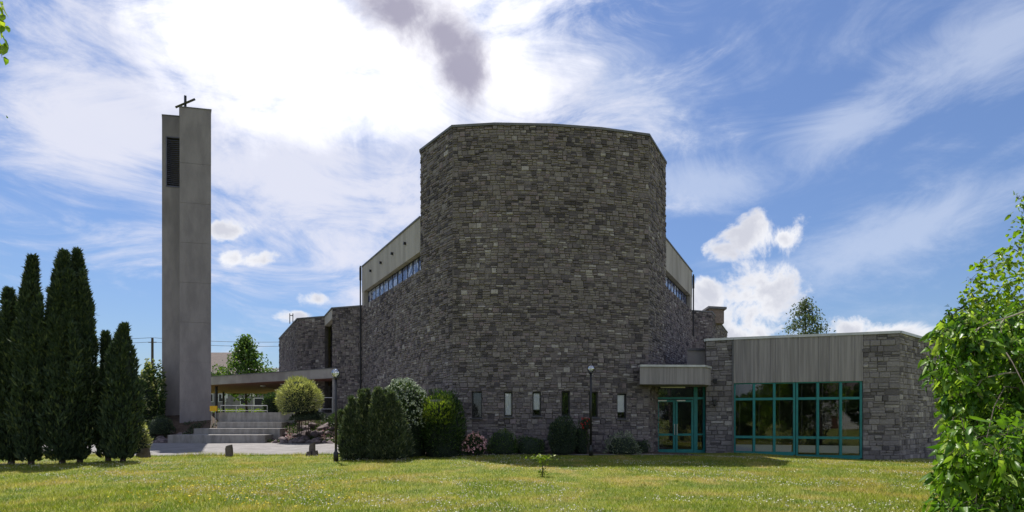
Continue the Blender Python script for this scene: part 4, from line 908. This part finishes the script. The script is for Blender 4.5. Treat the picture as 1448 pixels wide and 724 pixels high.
# right edge trees
def tree_cloud(name, label, trunk_xy, blobs_, mleaf, dens, L, Wl, mode='big', seed=1, cat='tree', hang=1.):
    x, y = trunk_xy; zg = g(x, y); t = empty(name, (x, y, zg), label, cat); r = random.Random(seed); rg = np.random.default_rng(seed)
    b = MB(); topz = max(c[2] for c in blobs_); b.tube([(x, y, zg-.2), (x+.05, y, zg+1.2), (x-.08, y+.05, zg+2.6), (x, y, topz)], [.13, .11, .08, .02], 10); b.build('trunk', m_bark, t, True)
    br = MB(); Ps, Ds = [], []; limbs = []
    bs = sorted(blobs_, key=lambda q: q[2]); order = [bs[int(k*(len(bs)-1)/7)] for k in range(8)]+list(blobs_)
    for q, (cx, cy, cz, R_) in enumerate(order):
        c = Vector((cx, cy, cz))
        if q < 8: s = Vector((x, y, max(zg+.5, cz-.9))); sg = .45
        else: s = min(limbs, key=lambda p: (p-c).length+(.6 if p.z > c.z+.2 else 0)); sg = .12
        d = c-s; wv = Vector((r.uniform(-.1, .1), r.uniform(-.1, .1), 0))*d.length
        pts = [s+d*u+wv*math.sin(math.pi*u)+Vector((0, 0, sg*d.length*math.sin(math.pi*u)*.8)) for u in np.linspace(0, 1, 8)]
        w_ = .014 if q < 8 else .004; br.tube(pts, [w_*(1-.8*u) for u in np.linspace(0, 1, 8)], 5, False)
        limbs += pts[3:]
        if q < 8: continue
        n = int(dens*R_**2); u = unit(rg.normal(size=(n, 3))); rr_ = rg.random(n)**.45
        P = np.array(c)+u*rr_[:, None]*R_*[1, 1, 1.05]; Ps.append(P); Ds.append(u*.55+np.array([0, 0, -hang]))
        for k in range(5):
            e = c+Vector(tuple(u[k]))*R_*.9; br.tube([c, (c+e)/2+Vector((0, 0, .06)), e], [.004, .003, .002], 4, False)
    br.build('branches', m_bark, t, True)
    P, D_ = np.concatenate(Ps), np.concatenate(Ds); k = P[:, 2] > gv(P[:, 0], P[:, 1])+.04; P, D_ = P[k], D_[k]
    (big_leaves if mode == 'big' else leaves)('crown', P, D_, L, Wl, mleaf, t, .42); return t
EDGE = [(a-2, b) for a, b in [(1372, 352), (1352, 400), (1345, 440), (1330, 478), (1318, 510), (1330, 545), (1340, 580), (1338, 620), (1334, 655), (1328, 690), (1322, 715)]]
bl = []; rr = random.Random(4)
def edge(py):
    for (x0, y0), (x1, y1) in zip(EDGE, EDGE[1:]):
        if y0 <= py <= y1: return x0+(x1-x0)*(py-y0)/(y1-y0)
    return EDGE[-1][0] if py > 700 else 1390
for py in range(452, 750, 13):
    for k in range(16):
        Yb = rr.uniform(7.9, 9.6) if py < 600 else rr.uniform(6.0, 8.6); R_ = rr.uniform(.14, .27); px = edge(py)-4+R_*760/Yb*.85+k*15+rr.uniform(-5, 6)
        v = W3(px, py+rr.uniform(-8, 8), Yb); bl.append((v.x, v.y, v.z, R_))
near = tree_cloud('weeping_mulberry', 'near drooping tree with large glossy hanging leaves at the right edge of the lawn', XY(1500, 9.0), bl, m_near, 760, .18, .088, seed=3)
# bare arching shoots seen against its leaves
for (pts, hooks) in (([(1376, 468, 8.0), (1400, 456, 7.9), (1425, 449, 7.9), (1450, 440, 8.0), (1490, 436, 8.6)], [(1385, 463), (1421, 450)]), ([(1379, 542, 8.0), (1398, 533, 7.8), (1420, 528, 7.8), (1448, 526, 8.1), (1490, 530, 8.6)], [(1388, 538)]), ([(1418, 629, 7.8), (1432, 612, 7.8), (1452, 600, 8.0), (1490, 590, 8.6)], [])):
    q = MB(); q.tube([W3(*p) for p in pts], [.006, .010, .012, .014, .02], 6)
    for hx, hy in hooks: q.tube([W3(hx, hy, 7.93), W3(hx-6, hy+8, 7.9), W3(hx-5, hy+20, 7.85), W3(hx+3, hy+26, 7.85)], [.009, .008, .006, .003], 6)
    q.build('bare_shoot', m_twig, near)
bl = []
UP = [(1510, 330, .4), (1540, 400, .45), (1560, 480, .5), (1520, 520, .45), (1580, 560, .5), (1600, 420, .4), (1560, 330, .35), (1500, 270, .35), (1530, 620, .5), (1610, 500, .45), (1440, 282, .16), (1448, 300, .2), (1386, 372, .16), (1400, 378, .2), (1418, 372, .22), (1440, 350, .3), (1450, 325, .3), (1372, 396, .12), (1392, 402, .25), (1415, 405, .3), (1440, 395, .3),
      (1362, 445, .2), (1375, 425, .25), (1395, 430, .3), (1420, 430, .3), (1445, 430, .3), (1360, 470, .22), (1385, 460, .3), (1412, 462, .3), (1440, 460, .3), (1356, 500, .25), (1380, 500, .3), (1365, 560, .35), (1400, 500, .35), (1440, 500, .35), (1400, 560, .4), (1440, 560, .4), (1362, 620, .35), (1400, 620, .4), (1440, 620, .4), (1370, 680, .4), (1410, 680, .4), (1450, 690, .4), (1470, 380, .4), (1480, 450, .4)]
for px, py, R_ in UP:
    v = W3(px, py, rr.uniform(10.4, 12.4) if px > 1490 else rr.uniform(10.6, 11.6)); bl.append((v.x, v.y, v.z, R_*1.05))
tree_cloud('maple_shrub_tree', 'lime green leafy tree standing behind the drooping tree at the right edge', XY(1485, 11.5), bl, m_lime, 520, .15, .11, seed=5, hang=.3)
bl = []
for py in range(440, 690, 24):
    for k in range(5): v = W3(1366+k*26+rr.uniform(-4, 4), py, rr.uniform(13, 14)); bl.append((v.x, v.y, v.z, .42))
tree_cloud('shade_fill_bush', 'added dark foliage standing in for shade behind the right-hand trees', XY(1430, 14), bl, m_dgreen, 600, .14, .09, seed=6, hang=.2, cat='bush')  # added foliage mass, its dark leaf colour supplies the shade between nearer leaves
# overhanging tree at top left
ox, oy = -10.2, 7.6; t = empty('linden_tree', (ox, oy, g(ox, oy)), 'tree overhanging the top left corner with a few backlit leaves in view', 'tree')
q = MB(); q.tube([(ox, oy, -.2), (ox-.1, oy, 3), (ox, oy, 6.2), (ox+.2, oy, 9.5)], [.2, .17, .12, .05], 10); q.build('trunk', m_bark, t, True)
q = MB(); q.tube([(ox, oy, 6.2), W3(-90, -40, 7.3), W3(-30, -25, 7.1), W3(-4, 10, 7.0), W3(-1, 60, 7.0), W3(3, 82, 7.0)], [.06, .04, .02, .008, .005, .002], 6)
for k in range(12): a = k*.6; q.tube([(ox, oy, 6.3+k*.25), (ox-abs(math.cos(a))*1.2, oy+math.sin(a)*1.6, 7.2+k*.25), (ox-abs(math.cos(a))*2, oy+math.sin(a)*2.4, 7.4+k*.25)], [.04, .02, .006], 5, False)
q.build('branches', m_bark, t, True)
lp = [(4, 2, 12), (3, 10, 20), (2, 18, 22), (1, 26, 20), (11, 36, 20), (1, 34, 22), (0, 44, 22), (2, 50, 20), (7, 60, 11), (0, 60, 16), (7, 80, 19), (-4, 70, 20), (-6, 20, 20)]
P = np.array([tuple(W3(a, b_, 7.0)) for a, b_, s in lp]); big_leaves('near_leaves', P, np.tile([.12, 0, -1.], (len(P), 1)), .19, .13, m_lime, t, .15)
P = np.stack([ox-RNG.uniform(2.2, 5, 2500), oy+RNG.normal(0, 1.5, 2500), RNG.uniform(6.5, 10.5, 2500)], 1); big_leaves('crown', P, RNG.normal(0, 1, (2500, 3))+[0, 0, -.6], .17, .12, m_lime, t, .4)
# ------------------------------------------------------------------ distance
m_wallg = mat('grey_render', (.16, .155, .16), (.22, .21, .215), 2, .9); m_wallw = mat('cream_render', (.62, .61, .57), (.7, .69, .65), 2, .9)
m_tile = mat('brown_roof_tile', (.085, .065, .06), (.12, .09, .08), 3, .8, bump=.6, bscale=6); m_tile2 = mat('slate_roof', (.09, .09, .10), (.13, .13, .15), 3, .7, bump=.5, bscale=6)
def house(x0, x1, y0, y1, z0, ze, zr, label, mw, mt, wins_, side='near', door=None):
    t = empty('house', ((x0+x1)/2, (y0+y1)/2, z0), label, 'house'); b = MB(); ym_ = (y0+y1)/2
    b.box(x0, x1, y0, y1, z0-1, ze); b.add([(x0, y0, ze), (x0, y1, ze), (x0, ym_, zr-.05)], [(0, 1, 2)]); b.add([(x1, y0, ze), (x1, y1, ze), (x1, ym_, zr-.05)], [(0, 2, 1)]); b.build('wall', mw, t)
    b = MB(); o = .5; sl = (zr-ze)/(ym_-y0); 
    for s, ye in ((-1, y0), (1, y1)):
        yo = ye+s*o; zo = ze-sl*o; V8 = [(x0-o, yo, zo), (x1+o, yo, zo), (x1+o, ym_, zr), (x0-o, ym_, zr)]; b.add(V8+[(v[0], v[1], v[2]+.18) for v in V8], [(0,1,2,3),(4,7,6,5),(0,4,5,1),(1,5,6,2),(2,6,7,3),(3,7,4,0)])
    ro = b.build('roof', mt, t)
    b = MB(); cxx = x0+(x1-x0)*.75; b.box(cxx, cxx+.7, ym_-1, ym_-.3, zr-1, zr+.9); b.build('chimney', m_chim, ro)
    f = Frame((x0, y0), (x1, y0)) if side == 'near' else Frame((x1, y1), (x0, y1))
    for a, c, w, h in wins_:
        q = MB(); T = .08; q.wbox(f, a, a+T, c, c+h, .01, .06); q.wbox(f, a+w-T, a+w, c, c+h, .01, .06); q.wbox(f, a+T, a+w-T, c, c+T, .01, .06); q.wbox(f, a+T, a+w-T, c+h-T, c+h, .01, .06); wo = q.build('window', m_white, t)
        q = MB(); q.wbox(f, a+T, a+w-T, c+T, c+h-T, .015, .03); q.build('pane', m_metal_dark, wo)
    if door: q = MB(); a = door; q.wbox(f, a, a+1.1, z0, z0+2.1, .01, .05); q.build('door', mat('door_paint', (.12, .06, .04), rough=.5), t)
    return t
XH = lambda px, Y: XY(px, Y)[0]
house(XH(262, 84), XH(330, 84), 84, 94, 2.6, ZZ(527, 84), ZZ(500, 89), 'brown-roofed house behind the bell tower and canopy', m_wallg, m_tile, [(3, 4.2, 1.4, 1.3), (5.2, 4.2, 1.2, 1.3)])
house(XH(330, 78), XH(425, 78), 78, 86, 2.6, ZZ(549, 78), ZZ(522, 82), 'low grey house seen beneath the walkway canopy', m_wallg, m_tile2, [(1, 3.6, .9, 1), (3, 3.4, 1.4, 1.2), (5.4, 2.8, 1.2, 2.0), (7.4, 3.4, 1.3, 1.3)])
tg = MB()
house(7.5, 16, -53, -45, 0, 5.8, 9.0, 'cream house facing the church from behind the viewpoint', m_wallw, m_tile, [(1, 1, 1.2, 1.4), (6, 1, 1.2, 1.4), (1.2, 3.8, 1.2, 1.2), (3.8, 3.8, 1.0, 1.2), (6, 3.8, 1.2, 1.2)], 'far', 3.6)
for i, (x, y, H, lab) in enumerate(((6, -38, 7.2, 'broad tree left of the cream house behind the viewpoint'), (17.5, -36, 6.4, 'broad tree right of the cream house behind the viewpoint'), (-6, -34, 8.5, 'tallest of the trees behind the viewpoint'), (27, -34, 7.5, 'tree beyond the right-hand one behind the viewpoint'), (38, -38, 8, 'tree farthest from the cream house behind the viewpoint'))):
    tree('broad_tree', x, y, 0, H, 4.4, lab, 'tree', m_dgreen, 9000, .45, .32, 'round', .25, 30+i, .12)
# utility pole and wires
x, y = XY(215.5, 60); t = empty('utility_pole', (x, y, g(x, y)), 'dark wooden utility pole beside the bell tower in the distance', 'utility pole')
q = MB(); q.tube([(x, y, g(x, y)-.3), (x, y, ZZ(478, y))], [.16, .12], 8); q.build('pole', m_bark, t)
q = MB(); q.tube([(x-.45, y, ZZ(484, y)), (x+.45, y, ZZ(484, y))], .05, 6); q.build('crossarm', m_bark, t)
x2, y2 = -105, 66
for k, (dz_, lab) in enumerate(((481.5, 'lower'), (475.5, 'upper'))):
    q = MB(); zz_ = ZZ(dz_+2, 60)
    for (xa, ya, za, xb, yb, zb_) in ((x, y, zz_, -110, 66, zz_+1), (x, y, zz_, -8, 62, ZZ(dz_-9, 62))):
        q.tube([(xa+(xb-xa)*s, ya+(yb-ya)*s, za+(zb_-za)*s-.9*4*s*(1-s)) for s in np.linspace(0, 1, 14)], .022, 4)
    tag(q.build('overhead_wire', m_metal_dark), '%s of the two thin wires strung from the utility pole across the sky' % lab, 'wire')
# hedge and far trees closing the horizon
def hedge(name, x0, x1, Y, h, label, mm, n, L=.3, kind=None):
    t = empty(name, ((x0+x1)/2, Y, g((x0+x1)/2, Y)), label, 'hedge'); xx = RNG.uniform(x0, x1, n); yy = Y+RNG.normal(0, .5, n); hh = h*(1+.25*vn(np.stack([xx, xx*0, xx*0], 1), .6, int(abs(x0)))+.12*vn(np.stack([xx, xx*0, xx*0], 1), 2.3, 5))
    zz = gv(xx, yy)+hh*RNG.random(n)**.6; leaves('foliage', np.stack([xx, yy, zz], 1), RNG.normal(0, 1, (n, 3))+[0, -.3, .5], L, L*.6, mm, t)
    b = MB(); zg = g((x0+x1)/2, Y); b.box(x0, x1, Y-.3, Y+.5, zg-1, zg+h*.7); b.build('inner_foliage', m_core, t)
hedge('hedge', -75, -38, 62, 3.4, 'long wild hedge far behind the cypresses', m_dgreen, 16000)
hedge('hedge', XH(300, 70), XH(420, 70), 70, .9, 'low sunny garden hedge seen under the canopy', m_ygreen, 3500, .2)
hedge('hedge', 22, 75, 48, 3.5, 'tall hedge behind the hall at the right', m_dgreen, 9000)
for i, (px, Y, H) in enumerate(((1480, 52, 9), (1600, 56, 11), (1760, 50, 8), (1950, 60, 12))):
    x, y = XY(px, Y); tree('distant_tree', x, y, 0, H, 3.6, 'broad tree beyond the hedge behind the hall', 'tree', m_dgreen, 4500, .4, .28, 'round', .25, 70+i, .15, group='trees beyond the right-hand hedge')
hedge('hedge', -34, -26.5, 40, 2.6, 'dark hedge between the cypresses and the bell tower', m_dgreen, 7000, .22)
for i, (px, Y, H, lab) in enumerate(((40, 75, 5, 'distant round tree behind the leftmost cypress'), (139, 70, 6.5, 'distant tree in the gap between the tall and the short cypress'), (206, 58, 4.6, 'distant bushy tree left of the bell tower'))):
    x, y = XY(px, Y); tree('distant_tree', x, y, g(x, y), H, 2.6, lab, 'tree', m_dgreen, 3500, .35, .25, 'round', .2, 50+i, .15)
for px, py, lab in ((318, 559, 'small grey noticeboard far behind the steps'), (358, 556, 'white street sign on a post seen under the canopy')):
    x, y = XY(px, 62); t = empty('notice_sign', (x, y, g(x, y)), lab, 'sign'); q = MB(); q.tube([(x, y, g(x, y)-.1), (x, y, ZZ(py, y)+.1)], .05, 6); q.build('post', m_alu, t)
    q = MB(); q.box(x-.35, x+.35, y-.09, y-.06, ZZ(py, y)-.35, ZZ(py, y)+.5); q.build('board', m_white if px > 340 else m_alu, t)
# ------------------------------------------------------------------ grass
def sample_lawn(n, y0, y1, pw=1.0):
    y = y0+(y1-y0)*RNG.random(n)**pw; x = (RNG.random(n)*2-1)*y*1.0
    k = ~((x < -4.4) & (y > 22.75)) & ~((x > 9.9) & (y > 24.4-(x-10)*.29-.1)) & (y < 21.95+(x < -4.4)*.85+(x > 9.5)*4) & (x < 20); return x[k], y[k]
def blades(name, n, y0, y1, h, w, pw, label):
    x, y = sample_lawn(n, y0, y1, pw); n = len(x); z = gv(x, y); a = RNG.uniform(0, np.pi, n); ln = RNG.normal(0, .55, (n, 2)); hh = h*RNG.uniform(.5, 1.3, n)*(1+.35*vn(np.stack([x, y, x*0], 1), 1.1, 4)); ww = w*RNG.uniform(.6, 1.2, n)
    ca, sa = np.cos(a)*ww/2, np.sin(a)*ww/2
    Vv = np.stack([np.stack([x-ca, y-sa, z-.005], 1), np.stack([x+ca, y+sa, z-.005], 1), np.stack([x+ln[:, 0]*hh, y+ln[:, 1]*hh, z+hh], 1)], 1).reshape(-1, 3)
    return tag(np_mesh(name, Vv, 3, np.arange(n*3).reshape(n, 3), m_blade), label, kind='stuff')
blades('grass', 330000, 7.9, 24.4, .06, .012, 1.15, 'short sunlit lawn grass with dry yellow patches')
nE = 5200; xe = RNG.uniform(-24, -5.2, nE); ye = 22.86+RNG.normal(0, .07, nE); ze = gv(xe, ye); he = RNG.uniform(.05, .16, nE)*(1+.6*vn(np.stack([xe, ye, xe*0], 1), 2, 3)); le = RNG.normal(0, .3, (nE, 2))
tag(np_mesh('edge_grass', np.stack([np.stack([xe-.006, ye, ze-.01], 1), np.stack([xe+.006, ye, ze-.01], 1), np.stack([xe+le[:, 0]*he, ye+le[:, 1]*he, ze+he], 1)], 1).reshape(-1, 3), 3, np.arange(nE*3).reshape(nE, 3), m_blade), 'uncut taller grass along the edge of the forecourt', kind='stuff')
m_clover = mat('clover_white', (.62, .60, .52), (.5, .48, .38), 3, .8); m_dand = mat('dandelion_yellow', (.6, .45, .02), rough=.8)
def specks(name, n, sz, mm, label, thr, seed, xr=None, yr=(8, 22)):
    x, y = sample_lawn(n, *yr)
    if xr: k = (x > xr[0]) & (x < xr[1]); x, y = x[k], y[k]
    k = vn(np.stack([x, y, x*0], 1), .8, seed)+vn(np.stack([x, y, x*0], 1), 2.6, seed+1)*.6 > thr; x, y = x[k], y[k]; n = len(x)
    P = np.stack([x, y, gv(x, y)+RNG.uniform(.035, .08, n)], 1); P = np.repeat(P, 2, 0); return tag(leaves(name, P, RNG.normal(0, 1, (2*n, 3))*[1, 1, .5], sz, sz, mm, None), label, kind='stuff')
specks('clover_flowers', 17000, .024, m_clover, 'white clover heads sprinkled through the lawn', .15, 5)
specks('dandelions', 1500, .035, m_dand, 'yellow dandelions in the left part of the lawn', -.1, 9, (-8, -3), (9.5, 14))
